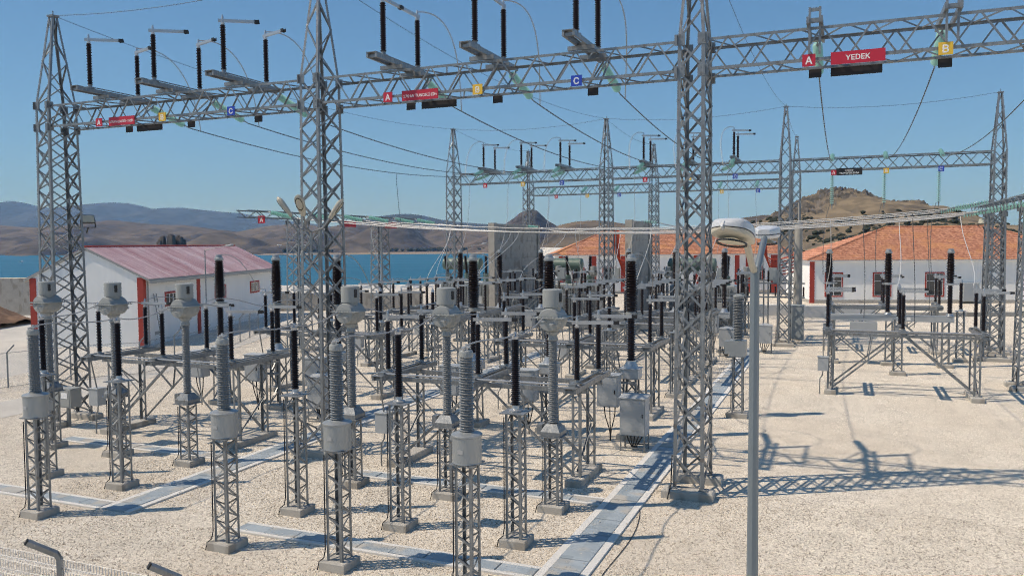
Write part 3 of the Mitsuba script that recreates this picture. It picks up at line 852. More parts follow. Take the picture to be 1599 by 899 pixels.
# ------------------------------------------------------------------ disconnectors
def pole_parts(P, x, z, a_near, a_far, sides=14, n=26, mat='galv', arm=1.18, plate=True):
    """one pole along y: beam, two turning posts 2.45 m apart, two arms at the given angles (degrees from +x)"""
    bm = MB()
    for s in (-1, 1):
        bm.box(x + s * 0.17 - 0.035, x + s * 0.17 + 0.035, -2.0, 2.1, z - 0.30, z - 0.14)
        bm.box(*sorted((x + s * 0.17, x + s * 0.09)), -2.0, 2.1, z - 0.145, z - 0.13)
    bm.box(x - 0.2, x + 0.2, -2.02, -1.7, z - 0.135, z - 0.115)
    for yy in (-1.9, -0.6, 0.6, 1.9):
        bm.box(x - 0.14, x + 0.14, yy - 0.03, yy + 0.03, z - 0.29, z - 0.2)
    bm.cyl((x + 0.02, -1.1, z - 0.05), (x + 0.02, 1.1, z - 0.05), 0.022, n=6)
    P.part('pole_beam', bm, mat)
    for yy, a in ((-1.22, a_near), (1.23, a_far)):
        P.part('bearing', MB().lathe([(0.17, z - 0.115), (0.17, z - 0.07), (0.09, z - 0.05), (0.075, z + 0.02), (0.10, z + 0.05)], c=(x, yy, 0), n=sides).box(x - 0.24, x + 0.04, yy - 0.1, yy + 0.1, z - 0.112, z - 0.04), mat, 35)
        ins = P.part('insulator', MB().lathe(sheds(0.068, 0.112, z + 0.05, z + 1.72, n), c=(x, yy, 0), n=sides), 'porcelain_brown', 40)
        c, s = math.cos(math.radians(a)), math.sin(math.radians(a))
        p0, p1 = np.array([x - c * 0.16, yy - s * 0.16, z + 1.88]), np.array([x + c * arm, yy + s * arm, z + 1.88])
        m = MB().lathe([(0.075, z + 1.72), (0.08, z + 1.78), (0.05, z + 1.80), (0.045, z + 1.98), (0.02, z + 2.10)], c=(x, yy, 0), n=10)
        m.bar(p0, p1, 0.07, 0.11)
        P.part('contact_arm', m, 'aluminium')
        q = np.array([-s, c, 0])
        P.part('contact_jaw', MB().bar(p1 + q * 0.06 - [0, 0, 0.02], p1 + q * 0.06 + np.array([c, s, 0]) * 0.16, 0.02, 0.12).bar(p1 - q * 0.06, p1 - q * 0.06 + np.array([c, s, 0]) * 0.16, 0.02, 0.12).bar(p1 - q * 0.07, p1 + q * 0.07, 0.03, 0.13), 'black_paint')


DISC_Y = 25.82
for b, (an, af) in ((1, (33, -18)), (2, (90, -90))):
    P = Proto()
    pole_parts(P, 0, 14.55, an, af)
    P.part('mounting_beam', MB().box(-0.45, 0.45, -0.72, -0.62, 14.1, 14.24), 'galv')
    P.part('mounting_beam', MB().box(-0.45, 0.45, 0.62, 0.72, 14.1, 14.24), 'galv')
    P.part('strut', MB().bar((-0.2, 1.9, 14.2), (-0.2, 0.7, 13.2), 0.05), 'galv')
    P.part('strut', MB().bar((0.2, 1.9, 14.2), (0.2, 0.7, 13.2), 0.05), 'galv')
    for n in 'ABC':
        P.place('beam_disconnector', f'{"open" if b == 1 else "closed"} twin post disconnector on top of the near gantry, {PN[n]} of the {BN[b]}', 'disconnector', at(PX[f'{b}{n}'], DISC_Y), 'disconnectors on the near gantry')
P = Proto()
pole_parts(P, 0, 14.55, 28, 14, sides=8, n=18, mat='galv_far')
P.part('mounting_beam', MB().box(-0.45, 0.45, -0.72, -0.62, 14.1, 14.24), 'galv_far')
P.part('mounting_beam', MB().box(-0.45, 0.45, 0.62, 0.72, 14.1, 14.24), 'galv_far')
for b in (1, 2):
    for n in 'ABC':
        P.place('beam_disconnector', f'small twin post disconnector on the second gantry, {PN[n]} of the {BN[b]}', 'disconnector', at(PX[f'{b}{n}'], 65.25), 'disconnectors on the second gantry')


def frame_disconnector(an, af, sides=14, n=26, mat='galv', split=False, box=True):
    P = Proto()
    for x in (-3.5, 0, 3.5):
        pole_parts(P, x, 3.5, an, af, sides, n, mat)
    for y in (-0.85, 0.85):
        P.part('cross_beam', MB().box(-3.75, 3.75, y - 0.06, y + 0.06, 3.04, 3.19), mat)
    for x in (-3.35, 3.35):
        P.part('footing', MB().cham(x - 0.28, x + 0.28, -1.25, 1.25, -0.2, 0.24, 0.03), 'concrete')
        lw = 0.09
        for y, sy in ((-0.85, 1), (0.85, -1)):
            for dx in (-0.16, 0.16):
                P.part('leg', MB().ang((x + dx, y, 0.24), (x + dx, y, 3.04), lw, 0.012, (-dx, 0, 0), (0, sy, 0)), mat)
            mb, sink = MB(), ([] if split else None)
            zig(mb, (x - 0.16, y, 0.4), (x - 0.16, y, 3.0), (x + 0.16, y, 0.4), (x + 0.16, y, 3.0), 6, 0.04, 0.006, (0, sy, 0), False, 0, sink)
            for m in (sink or [mb]):
                P.part('brace' if split else 'bracing', m, mat, kind=None if split else 'stuff')
        s = -1 if x > 0 else 1
        for y in (-0.85, 0.85):
            P.part('diagonal_brace', MB().ang((x + s * 0.1, y, 0.28), (s * -0.12 + 0.0, y, 3.04), 0.085, 0.011, (0, 0, 1), (0, -np.sign(y), 0)).ang((x + s * 1.75, y, 1.72), (x + s * 0.25, y, 3.02), 0.06, 0.009, (0, 0, 1), (0, -np.sign(y), 0)).ang((x + s * 1.75, y, 1.74), (x + s * 1.95, y, 3.02), 0.05, 0.008, (1, 0, 0), (0, -np.sign(y), 0)), mat)
        P.part('side_brace', MB().ang((x, -0.8, 0.4), (x, 0.8, 1.7), 0.06, 0.009, (0, 0, 1), (1, 0, 0)).ang((x, 0.8, 1.75), (x, -0.8, 3.0), 0.06, 0.009, (0, 0, 1), (1, 0, 0)), mat)
    P.part('operating_rod', MB().cyl((-3.75, -1.62, 3.42), (3.7, -1.62, 3.42), 0.034, n=8), 'aluminium')
    P.part('linkage', MB().box(-3.62, -3.38, -1.75, -1.48, 3.34, 3.47).box(-0.12, 0.12, -1.75, -1.48, 3.34, 3.47).box(3.38, 3.62, -1.75, -1.48, 3.34, 3.47), mat)
    if box:
        P.part('drive_box', MB().box(-3.95, -3.45, -1.45, -1.02, 1.25, 1.95).box(-3.98, -3.42, -1.48, -0.99, 1.95, 1.98), 'cabinet_paint')
        P.part('drive_pipe', MB().cyl((-3.7, -1.25, 1.95), (-3.7, -1.55, 3.4), 0.03, n=6).tube([(-3.7, -1.22, 1.28), (-3.72, -1.22, 1.0), (-3.85, -1.22, 0.8), (-3.85, -1.22, -0.02)], 0.03, 6), mat)
    return P


FD = frame_disconnector(14, 8, split=False)
FDF = frame_disconnector(12, 9, 9, 18, 'galv_far')
for y, q, bays in ((DISC_Y, 'first', (1, 2)), (36.4, 'second', (1, 2)), (45.75, 'third', (1, 2, 3)), (53.7, 'fourth', (1, 2)), (63.7, 'fifth', (3,)), (49.8, 'middle', (1, 2)), (68.6, 'sixth', (1, 2))):
    for b in bays:
        (FD if q in ('first', 'second') or b == 3 and q == 'third' else FDF).place('frame_disconnector', f'three pole disconnector with dark posts on a lattice frame, {q} row of the {BN[b]}', 'disconnector', at(BAY[b] - (0.0 if b < 3 or q != 'third' else -0.15), y), 'three pole disconnectors')


# ------------------------------------------------------------------ circuit breakers
def breaker(sides=16, nl=18, nu=20, mat='galv', cab=True, split=False):
    P = Proto()
    stand(P, 2.46, 0.62, 0.56, 3, 0.08, 0.05, 0.50, split, 0.36, False, mat)
    P.part('mechanism_box', MB().box(-0.36, 0.36, -0.36, 0.36, 2.49, 2.86).box(-0.40, 0.40, -0.40, 0.40, 2.86, 2.89), 'cabinet_paint')
    P.part('base_cone', MB().lathe([(0.30, 2.89), (0.29, 2.92), (0.20, 3.14), (0.21, 3.20)], n=sides), 'aluminium', 35)
    P.part('lower_porcelain', MB().lathe(sheds(0.12, 0.185, 3.20, 4.98, nl), n=sides), 'porcelain_brown', 40)
    P.part('middle_housing', MB().lathe([(0.18, 4.98), (0.21, 5.0), (0.21, 5.14), (0.18, 5.16)], n=sides).bar((-0.42, 0, 5.07), (0.42, 0, 5.07), 0.10, 0.06), 'paint_grey', 35)
    P.part('upper_porcelain', MB().lathe(sheds(0.185, 0.265, 5.16, 7.18, nu, bulge=lambda t: 0.80 + 0.24 * math.sin(math.pi * min(1, 0.1 + 0.85 * t))), n=sides), 'porcelain_brown', 40)
    P.part('top_cap', MB().lathe([(0.19, 7.18), (0.225, 7.20), (0.225, 7.30), (0.17, 7.33), (0.15, 7.44), (0.10, 7.46)], n=sides).bar((-0.05, -0.1, 7.46), (0.28, 0.2, 7.48), 0.06, 0.04), 'tank_metal', 35)
    if cab:
        k = P.part('control_cabinet', MB().box(-1.12, -0.28, -1.10, -0.52, 1.45, 2.68), 'cabinet_paint')
        P.part('roof', MB().box(-1.17, -0.23, -1.15, -0.47, 2.68, 2.73), 'cabinet_paint', parent=k)
        P.part('door', MB().box(-1.08, -0.32, -1.125, -1.10, 1.50, 2.64), 'cabinet_paint', parent=k)
        P.part('handle', MB().box(-0.42, -0.38, -1.155, -1.125, 1.98, 2.14), 'black_paint', parent=k)
        P.part('bracket', MB().box(-0.9, 0.3, -0.52, -0.32, 1.7, 1.78).box(-0.9, 0.3, -0.52, -0.32, 2.3, 2.38), mat, parent=k)
        for i in range(3):
            x = -0.9 + i * 0.22
            P.part('cable', MB().lathe([(0.03, 1.36), (0.05, 1.45)], c=(x, -0.8, 0), n=8).tube(bez([(x, -0.8, 1.4), (x, -0.8, 0.8), (-0.65, -0.75, 0.7), (-0.68, -0.7, -0.02)], 10), 0.024, 6), 'cable_black', parent=k)
    return P


CB = breaker()
CBF = breaker(10, 12, 14, 'galv_far')
for b in (1, 2):
    for n in 'ABC':
        CB.place('circuit_breaker_pole', f'dark two stage breaker pole, near row, {PN[n]} of the {BN[b]}', 'circuit breaker', near(PX[f'{b}{n}'], 31.75), 'near row circuit breaker poles')
        CBF.place('circuit_breaker_pole', f'dark two stage breaker pole, far row, {PN[n]} of the {BN[b]}', 'circuit breaker', at(PX[f'{b}{n}'], 59.2), 'far row circuit breaker poles')
# three pole breaker on a common beam, right bay
P = Proto()
P.part('common_beam', MB().box(-3.75, 3.75, -0.17, 0.17, 2.82, 3.22), 'cabinet_paint')
for x in (-3.5, 0, 3.5):
    P.part('base_cone', MB().lathe([(0.24, 3.22), (0.22, 3.27), (0.17, 3.36), (0.18, 3.40)], c=(x, 0, 0), n=14), 'aluminium', 35)
    P.part('lower_porcelain', MB().lathe(sheds(0.11, 0.17, 3.40, 5.12, 18), c=(x, 0, 0), n=14), 'porcelain_brown', 40)
    P.part('middle_housing', MB().lathe([(0.17, 5.12), (0.2, 5.14), (0.2, 5.26), (0.17, 5.28)], c=(x, 0, 0), n=14).bar((x - 0.36, 0, 5.2), (x + 0.5, 0, 5.2), 0.10, 0.06), 'aluminium', 35)
    P.part('upper_porcelain', MB().lathe(sheds(0.17, 0.245, 5.28, 7.12, 18, bulge=lambda t: 0.82 + 0.22 * math.sin(math.pi * min(1, 0.12 + 0.85 * t))), c=(x, 0, 0), n=14), 'porcelain_brown', 40)
    P.part('top_cap', MB().lathe([(0.18, 7.12), (0.21, 7.14), (0.21, 7.24), (0.16, 7.27), (0.15, 7.38), (0.08, 7.4)], c=(x, 0, 0), n=14), 'tank_metal', 35)
for x in (-3.3, 0.1, 3.3):
    P.part('footing', MB().cham(x - 0.45, x + 0.45, -0.45, 0.45, -0.2, 0.22, 0.02), 'concrete')
    mb = MB()
    for sx in (-1, 1):
        for sy in (-1, 1):
            P.part('leg', MB().ang((x + sx * 0.24, sy * 0.24, 0.22), (x + sx * 0.22, sy * 0.2, 2.82), 0.08, 0.01, (-sx, 0, 0), (0, -sy, 0)), 'galv')
    for sy in (-1, 1):
        zig(mb, (x - 0.24, sy * 0.24, 0.3), (x - 0.22, sy * 0.2, 2.8), (x + 0.24, sy * 0.24, 0.3), (x + 0.22, sy * 0.2, 2.8), 5, 0.05, 0.007, (0, -sy, 0), False)
        zig(mb, (x + sy * 0.24, -0.24, 0.3), (x + sy * 0.22, -0.2, 2.8), (x + sy * 0.24, 0.24, 0.3), (x + sy * 0.22, 0.2, 2.8), 5, 0.05, 0.007, (-sy, 0, 0), False)
    P.part('bracing', mb, 'galv', kind='stuff')
P.part('drive_cabinet', MB().box(-2.2, -0.6, -0.55, 0.1, 1.75, 2.75), 'cabinet_paint')
P.part('indicator', MB().box(1.1, 1.32, -0.19, -0.17, 2.9, 3.1), 'white_paint')
P.place('gang_circuit_breaker', 'three dark breaker poles on one grey beam in the right bay', 'circuit breaker', at(BAY[3], 56.5))

# single grey voltage transformer beside the trench, two arresters in the right bay
P = Proto()
stand(P, 2.75, 0.5, 0.46, 5, 0.07, 0.045, 0.46)
P.part('tank', MB().box(-0.36, 0.36, -0.3, 0.3, 2.78, 3.48), 'tank_metal')
P.part('side_box', MB().box(-0.58, -0.36, -0.2, 0.2, 2.86, 3.44), 'tank_metal')
P.part('porcelain', MB().lathe(sheds(0.17, 0.265, 3.52, 5.40, 26), n=16), 'porcelain_grey', 40)
P.part('cap', MB().lathe([(0.22, 5.4), (0.24, 5.43), (0.24, 5.5), (0.1, 5.56)], n=16).bar((-0.1, -0.1, 5.55), (0.2, 0.15, 5.6), 0.06, 0.04), 'paint_grey', 35)
P.place('voltage_transformer', 'grey voltage transformer with square tank, just behind the street lamp pole', 'voltage transformer', at(-4.36, 37.48))
P = Proto()
stand(P, 3.3, 0.5, 0.46, 6, 0.07, 0.045, 0.42, mat='galv_far')
P.part('porcelain', MB().lathe(sheds(0.08, 0.13, 3.45, 5.15, 20), n=10), 'porcelain_brown', 40)
P.part('cap', MB().lathe([(0.09, 5.15), (0.09, 5.25), (0.03, 5.4)], n=10), 'aluminium', 35)
P.part('base_fitting', MB().lathe([(0.14, 3.33), (0.12, 3.45)], n=10), 'aluminium', 35)
P.place('surge_arrester', 'dark surge arrester on slim stand left of the right gantry tower', 'surge arrester', at(7.1, 59.5), 'right bay surge arresters')
P.place('surge_arrester', 'dark surge arrester on slim stand behind the right bay disconnector', 'surge arrester', at(3.05, 52.5), 'right bay surge arresters')
for i, x in enumerate((-28.9, -25.4, -21.9, -14.9, -11.4, -7.9)):
    P.place('surge_arrester', f'slim dark post insulator between second and third rows, {nm[i]} of six', 'surge arrester', at(x, 41.2), 'bus post insulators')
for i, x in enumerate((-28.9, -25.4, -21.9, -14.9, -11.4, -7.9)):
    P.place('surge_arrester', f'far dark surge arrester in front of the transformers, {nm[i]} of six', 'surge arrester', at(x, 71.0), 'far surge arresters')


# ------------------------------------------------------------------ cabinets
def kiosk(w, d, z0, z1, legs=True, vents=True, mat='cabinet_paint', hat=False):
    P = Proto()
    P.part('body', MB().box(-w / 2, w / 2, -d / 2, d / 2, z0, z1), mat)
    if hat:
        P.part('roof', MB().add([(-w / 2 - .05, -d / 2 - .05, z1), (w / 2 + .05, -d / 2 - .05, z1), (w / 2 + .05, d / 2 + .05, z1), (-w / 2 - .05, d / 2 + .05, z1), (-.05, -.05, z1 + .16), (.05, -.05, z1 + .16), (.05, .05, z1 + .16), (-.05, .05, z1 + .16)], MB.QF), mat)
    else:
        P.part('roof', MB().add([(-w / 2 - .04, -d / 2 - .05, z1), (w / 2 + .04, -d / 2 - .05, z1), (w / 2 + .04, d / 2 + .05, z1), (-w / 2 - .04, d / 2 + .05, z1), (-w / 2 - .04, -d / 2 - .05, z1 + .03), (w / 2 + .04, -d / 2 - .05, z1 + .03), (w / 2 + .04, d / 2 + .05, z1 + .09), (-w / 2 - .04, d / 2 + .05, z1 + .09)], MB.QF), mat)
    k = P.part('door', MB().box(-w / 2 + .03, w / 2 - .03, -d / 2 - .018, -d / 2, z0 + .03, z1 - .03), mat)
    P.part('handle', MB().box(w / 2 - .12, w / 2 - .09, -d / 2 - .045, -d / 2 - .018, (z0 + z1) / 2, (z0 + z1) / 2 + .14), 'black_paint', parent=k)
    if vents:
        v = MB()
        for i in range(2):
            for j in range(3):
                v.box(-.02 + i * .16, .08 + i * .16, -d / 2 - .026, -d / 2 - .018, z0 + .12 + j * .045, z0 + .14 + j * .045)
        P.part('vents', v, 'tank_metal', parent=k, kind='stuff')
    if legs:
        m = MB()
        for sx in (-1, 1):
            for sy in (-1, 1):
                P.part('leg', MB().ang((sx * (w / 2 - .01), sy * (d / 2 - .01), 0), (sx * (w / 2 - .01), sy * (d / 2 - .01), z0), .05, .008, (-sx, 0, 0), (0, -sy, 0)), 'galv')
        m.box(-w / 2, w / 2, -d / 2, -d / 2 + .03, .12, .17).box(-w / 2, w / 2, d / 2 - .03, d / 2, .12, .17)
        P.part('rail', m, 'galv')
        c = MB()
        for i in range(5):
            c.tube(bez([(-w / 3 + i * w / 6, .05, z0), (-w / 3 + i * w / 7, .1, z0 / 2), (-.1, .1, .1), (-.1 + i * .05, .1, -.02)], 7), .026, 6)
        P.part('cables', c, 'cable_black', kind='stuff')
    return P


kiosk(0.98, 0.72, 0.62, 2.02).place('control_kiosk', 'large grey kiosk on legs beside the slab trench of the middle bay', 'cabinet', at(-7.32, 30.05), 'control kiosks')
k2 = kiosk(0.95, 0.7, 0.75, 2.0, hat=True)
k2.place('control_kiosk', 'grey kiosk with peaked top right of the street lamp pole', 'cabinet', at(-5.1, 59.6), 'control kiosks')
k2.place('control_kiosk', 'grey kiosk with peaked top left of the street lamp pole', 'cabinet', at(-7.35, 56.6), 'control kiosks')
kiosk(0.98, 0.72, 0.62, 2.02).place('control_kiosk', 'large pale kiosk on legs seen through the middle gantry tower', 'cabinet', at(-21.7, 30.05), 'control kiosks')
kiosk(1.0, 0.6, 0.3, 2.9, False, False, 'trafo_grey').place('marshalling_cabinet', 'tall grey marshalling cabinet behind a second gantry tower', 'cabinet', at(-3.3, 66.6))
P = Proto()
P.part('body', MB().box(-0.62, 0.62, -0.28, 0.28, 0.95, 1.78), 'paint_grey')
P.part('door', MB().box(-0.02, 0.55, -0.30, -0.28, 1.0, 1.73), 'paint_grey')
P.part('plate', MB().box(0.10, 0.45, -0.312, -0.302, 1.35, 1.6), 'white_paint')
P.part('post', MB().box(-0.06, 0.06, 0.05, 0.17, -0.1, 0.95), 'galv')
P.place('junction_cabinet', 'grey junction cabinet on the leftmost gantry tower', 'cabinet', at(-31.5, 25.0))

# ------------------------------------------------------------------ strings, conductors, jumpers
for k in ('1A', '1B', '1C', '2A', '2B', '2C', '3A', '3B', '3C'):
    x, b, n = PX[k], int(k[0]), k[1]
    where = f'{PN[n]} of the {BN[b]}'
    ya = 27.55 if b < 3 else 27.4
    e1 = put_string(13, (x, ya, 14.2), (0, 2.6, -0.72), f'green glass string on the near gantry, {where}', 'near gantry glass strings', 14)
    e2 = put_string(11, (x, 64.0, 14.25), (0, -2.6, -0.80), f'glass string on the second gantry front, {where}', 'second gantry glass strings', 8)
    wire(sagline(e1, e2, 0.72, 26), 0.022, f'overhead conductor from the near to the second gantry, {where}', 'wire_dark', group='span conductors')
    if b < 3:
        wire(bez([(x, 27.1, 16.6), (x + 0.9, 28.4, 16.9), (x + 0.2, 30.2, 15.5), (x, e1[1] + 0.75, e1[2] - 0.07)], 18), 0.02, f'jumper from the near gantry disconnector, {where}', 'cable_alu', 'jumper_cable', 'near gantry jumpers')
        wire(bez([(x, 64.0, 16.65), (x - 0.9, 63.4, 16.9), (x - 1.0, 62.6, 15.6), (x - 0.4, 61.2, 13.5)], 14), 0.025, f'jumper on the second gantry, {where}', 'cable_alu', 'jumper_cable', 'second gantry jumpers')
    else:
        br = Proto()
        br.part('upright', MB().box(-0.17, -0.11, -0.75, -0.67, 13.3, 14.62), 'galv')
        br.part('upright', MB().box(0.11, 0.17, -0.75, -0.67, 13.3, 14.62), 'galv')
        br.part('arm', MB().box(-0.22, -0.14, -1.0, 1.65, 14.12, 14.3), 'galv')
        br.part('arm', MB().box(0.14, 0.22, -1.0, 1.65, 14.12, 14.3), 'galv')
        br.part('tie', MB().box(-0.14, 0.14, -0.9, -0.8, 14.15, 14.27).box(-0.14, 0.14, 1.4, 1.6, 14.15, 14.27).box(-0.11, 0.11, -0.73, -0.69, 14.5, 14.6), 'galv')
        br.place('string_bracket', f'steel bracket on the near gantry carrying the glass string, {where}', 'bracket', at(x, Y1), 'right bay brackets')
        put_string(15, (x, 64.3, 13.1), (0, 0, -1), f'hanging glass string under the second gantry, {where}', 'hanging glass strings', 8)
        wire(bez([(x - 0.15, 64.3, 10.6), (x - 0.5, 64.0, 9.5), (x - 0.6, 63.5, 8.0), (x - 0.5, 62.6, 5.5)], 12), 0.02, f'thin dropper below a hanging glass string, {where}', 'wire_dark', 'dropper', 'right bay droppers')
# equipment connections, row to row
for k in ('1C', '2A', '2B', '2C'):
    x = PX[k]
    where = f'{PN[k[1]]} of the {BN[int(k[0])]}'
    wire(bez([(x, 16.39, 5.62), (x + 0.05, 17.4, 5.75), (x, 18.4, 5.42), (x, 19.3, 5.60)], 12), 0.019, f'cable between voltage transformer and surge arrester, {where}', 'cable_alu', 'connecting_cable', 'equipment connections', 7)
for k in ('1B', '1C', '2A', '2B', '2C'):
    x = PX[k]
    where = f'{PN[k[1]]} of the {BN[int(k[0])]}'
    wire(bez([(x, 19.36, 5.60), (x - 0.1, 20.2, 5.35), (x - 0.12, 21.2, 5.60), (x - 0.10, 21.72, 5.78)], 12), 0.019, f'cable between surge arrester and current transformer, {where}', 'cable_alu', 'connecting_cable', 'equipment connections', 7)
for k in ('1A', '1B', '1C', '2A', '2B', '2C'):
    x = PX[k]
    where = f'{PN[k[1]]} of the {BN[int(k[0])]}'
    wire(bez([(x - 0.1, 22.86, 5.77), (x - 0.05, 23.5, 5.85), (x, 24.0, 5.50), (x, 24.55, 5.58)], 12), 0.019, f'cable from current transformer to the first disconnector, {where}', 'cable_alu', 'connecting_cable', 'equipment connections', 7)
    wire(bez([(x, 27.05, 5.52), (x + 0.3, 28.5, 5.95), (x + 0.1, 30.4, 4.75), (x - 0.3, 31.7, 5.1)], 14), 0.019, f'cable from the first disconnector to the breaker, {where}', 'cable_alu', 'connecting_cable', 'equipment connections', 7)
    wire(bez([(x + 0.2, 31.9, 7.48), (x + 0.8, 32.9, 7.5), (x + 0.4, 33.9, 5.3), (x, 35.15, 5.6)], 14), 0.019, f'cable curving down from the breaker top, {where}', 'cable_alu', 'connecting_cable', 'equipment connections', 7)
    wire(bez([(x, 37.65, 5.5), (x + 0.1, 40, 5.2), (x, 42.5, 6.3), (x, 44.5, 5.6)], 12), 0.019, f'low cable between second and third disconnector rows, {where}', 'cable_alu', 'connecting_cable', 'equipment connections')
    wire(bez([(x, 55.0, 5.5), (x + 0.3, 56.4, 5.9), (x + 0.2, 58.2, 4.9), (x - 0.3, 59.2, 5.1)], 10), 0.02, f'cable to the far breaker, {where}', 'cable_alu', 'connecting_cable', 'equipment connections')
    wire(bez([(x, 59.3, 7.45), (x + 0.4, 61, 10), (x - 0.4, 61.4, 12.6), (x, 61.4, 13.3)], 12), 0.018, f'rising wire from the far breaker to the second gantry, {where}', 'cable_alu', 'dropper', 'far droppers')
# bus conductors
BUSY = [45.6, 50.2, 54.2, 58.1, 62.4, 66.3]
bn = ['first', 'second', 'third', 'fourth', 'fifth', 'sixth']
for y, q in zip(BUSY, bn):
    e1 = put_string(13, (-37.05, y, 10.25), (2.6, 0, -0.52), f'bright glass string on the left bus portal, {q} from the front', 'left bus strings', 9)
    rear = q in ('fourth', 'fifth', 'sixth')
    e2 = put_string(13, (8.6, y, 10.35 if rear else 9.75), (-2.6, 0, -0.45), f'glass string on the right bus portal, {q} from the front', 'right bus strings', 9)
    for dy, sd in (((0.0, 'single'),) if rear else ((-0.1, 'nearer'), (0.1, 'farther'))):
        wire(sagline(e1 + [0, dy, 0], e2 + [0, dy, 0], 0.85 if rear else 1.0, 26), 0.034, f'pale bus conductor, {sd} wire of the {q} phase from the front', 'bus_alu', 'bus_conductor', 'bus conductors')
for i, k in enumerate(('1A', '1B', '1C', '2A', '2B', '2C', '3A', '3B', '3C')):
    x = PX[k]
    j = 'ABC'.index(k[1])
    zb = 8.75 + 0.0015 * (x + 14) ** 2
    wire(bez([(x + 0.2, BUSY[j], zb), (x + 0.25, BUSY[j] - 0.3, 7.6), (x + 0.3, 46.9, 6.6), (x, 46.95, 5.5)], 10), 0.018, f'thin bus dropper to the third disconnector row, {PN[k[1]]} of the {BN[int(k[0])]}', 'bus_alu', 'dropper', 'bus droppers')
    if k[0] != '3':
        wire(bez([(x - 0.3, BUSY[j + 3], zb), (x - 0.4, BUSY[j + 3] - 0.4, 7.4), (x, 55.4, 6.8), (x, 54.95, 5.5)], 10), 0.018, f'thin bus dropper to the fourth disconnector row, {PN[k[1]]} of the {BN[int(k[0])]}', 'bus_alu', 'dropper', 'bus droppers')
wire(bez([(-28.9, 49.2, 12.86), (-28.85, 49.3, 11.2), (-28.8, 49.4, 9.6), (-28.7, 49.6, 8.9)], 6), 0.018, 'vertical dropper from the left span conductor down to the bus', 'wire_dark', 'dropper')
for i, (x, y) in enumerate(((1.0, 50.2), (4.6, 54.2), (3.2, 45.6))):
    wire(bez([(x, y, 9.0 + 0.15 * i), (x + 0.05, y, 7.5), (x + 0.2, y - 0.5, 6.0), (x + 0.1, y - 1.0, 3.6)], 8), 0.018, f'straight dropper under the bus in the right bay, {["left", "right", "middle"][i]} one', 'wire_dark', 'dropper', 'right bay bus droppers')
# earth wires between the peaks
for i in range(3):
    wire(sagline((TX[i], Y1, 18.1), (TX[i + 1], Y1, 18.1), 0.35, 20), 0.011, f'thin earth wire between near gantry peaks over the {BN[i + 1]}', 'wire_dark', 'earth_wire', 'earth wires')
    wire(sagline((TX[i] + .2, Y2, 18.1), (TX[i + 1] + .2, Y2, 18.1), 0.45, 20), 0.013, f'thin earth wire between second gantry peaks over the {BN[i + 1]}', 'wire_dark', 'earth_wire', 'earth wires')
for i, x in enumerate(TX[:3]):
    wire(sagline((x, Y1, 18.1), (x + .2, Y2, 18.1), 1.0, 30), 0.011, f'thin earth wire running from the {["left", "middle", "right"][i]} near tower peak to the second gantry', 'wire_dark', 'earth_wire', 'earth wires')
    wire(sagline((x + .2, Y2, 18.1), (x, Y3, 18.1), 0.5, 16), 0.013, f'thin earth wire from the second to the farthest gantry, {["left", "middle", "right"][i]} one', 'wire_dark', 'earth_wire', 'earth wires')
# far gantry strings and droppers to the transformers
for b in (1, 2):
    for n in 'ABC':
        x = PX[f'{b}{n}']
        put_string(9, (x, Y2 + 0.9, 14.1), (-0.8, -1.0, -0.5), f'small glass string behind the second gantry, {PN[n]} of the {BN[b]}', 'second gantry rear strings', 8)
        e = put_string(11, (x, Y3 - 0.8, 13.9), (0, -2.0, -0.7), f'glass string on the farthest gantry, {PN[n]} of the {BN[b]}', 'far gantry strings', 8)
        wire(bez([e, (x, 80.5, 11), (x + 0.3, 80.0, 9), (x + 0.2, 79.0, 6.9)], 10), 0.018, f'thin wire from the farthest gantry to a transformer, {PN[n]} of the {BN[b]}', 'cable_alu', 'dropper', 'transformer droppers')


# ------------------------------------------------------------------ signs
def sign(w, h, text, board, ink, y, back=False):
    P = Proto()
    P.part('board', MB().box(-w / 2, w / 2, -0.012, 0.012, 0, h).box(-w / 2, w / 2, -0.006, 0.05, h, h + 0.012), board)
    if back:
        P.part('back_frame', MB().box(-w / 2 - 0.01, w / 2 + 0.01, -0.05, -0.012, -0.01, h + 0.01), 'black_paint')
    elif text:
        lines = text if isinstance(text, list) else [text]
        hh = h * (0.62 if len(text) == 1 and isinstance(text, str) else 0.42 if len(lines) == 1 else 0.24)
        mb = MB()
        for li, s in enumerate(lines):
            m = meshkit.text_mesh(s, hh, 0.005, True)
            v = np.array(m.vertices)
            sc = min(1.0, w * 0.92 / max(1e-6, np.ptp(v[:, 0])))
            v[:, :2] *= sc
            v[:, 0] -= (v[:, 0].min() + v[:, 0].max()) / 2
            v[:, 1] -= (v[:, 1].min() + v[:, 1].max()) / 2
            zc = h / 2 if len(lines) == 1 else h * (0.69 - 0.38 * li)
            mb.add(np.stack([v[:, 0], -v[:, 2] - 0.0125, v[:, 1] + zc], -1), m.faces)
        P.part('lettering', mb, ink)
    return P


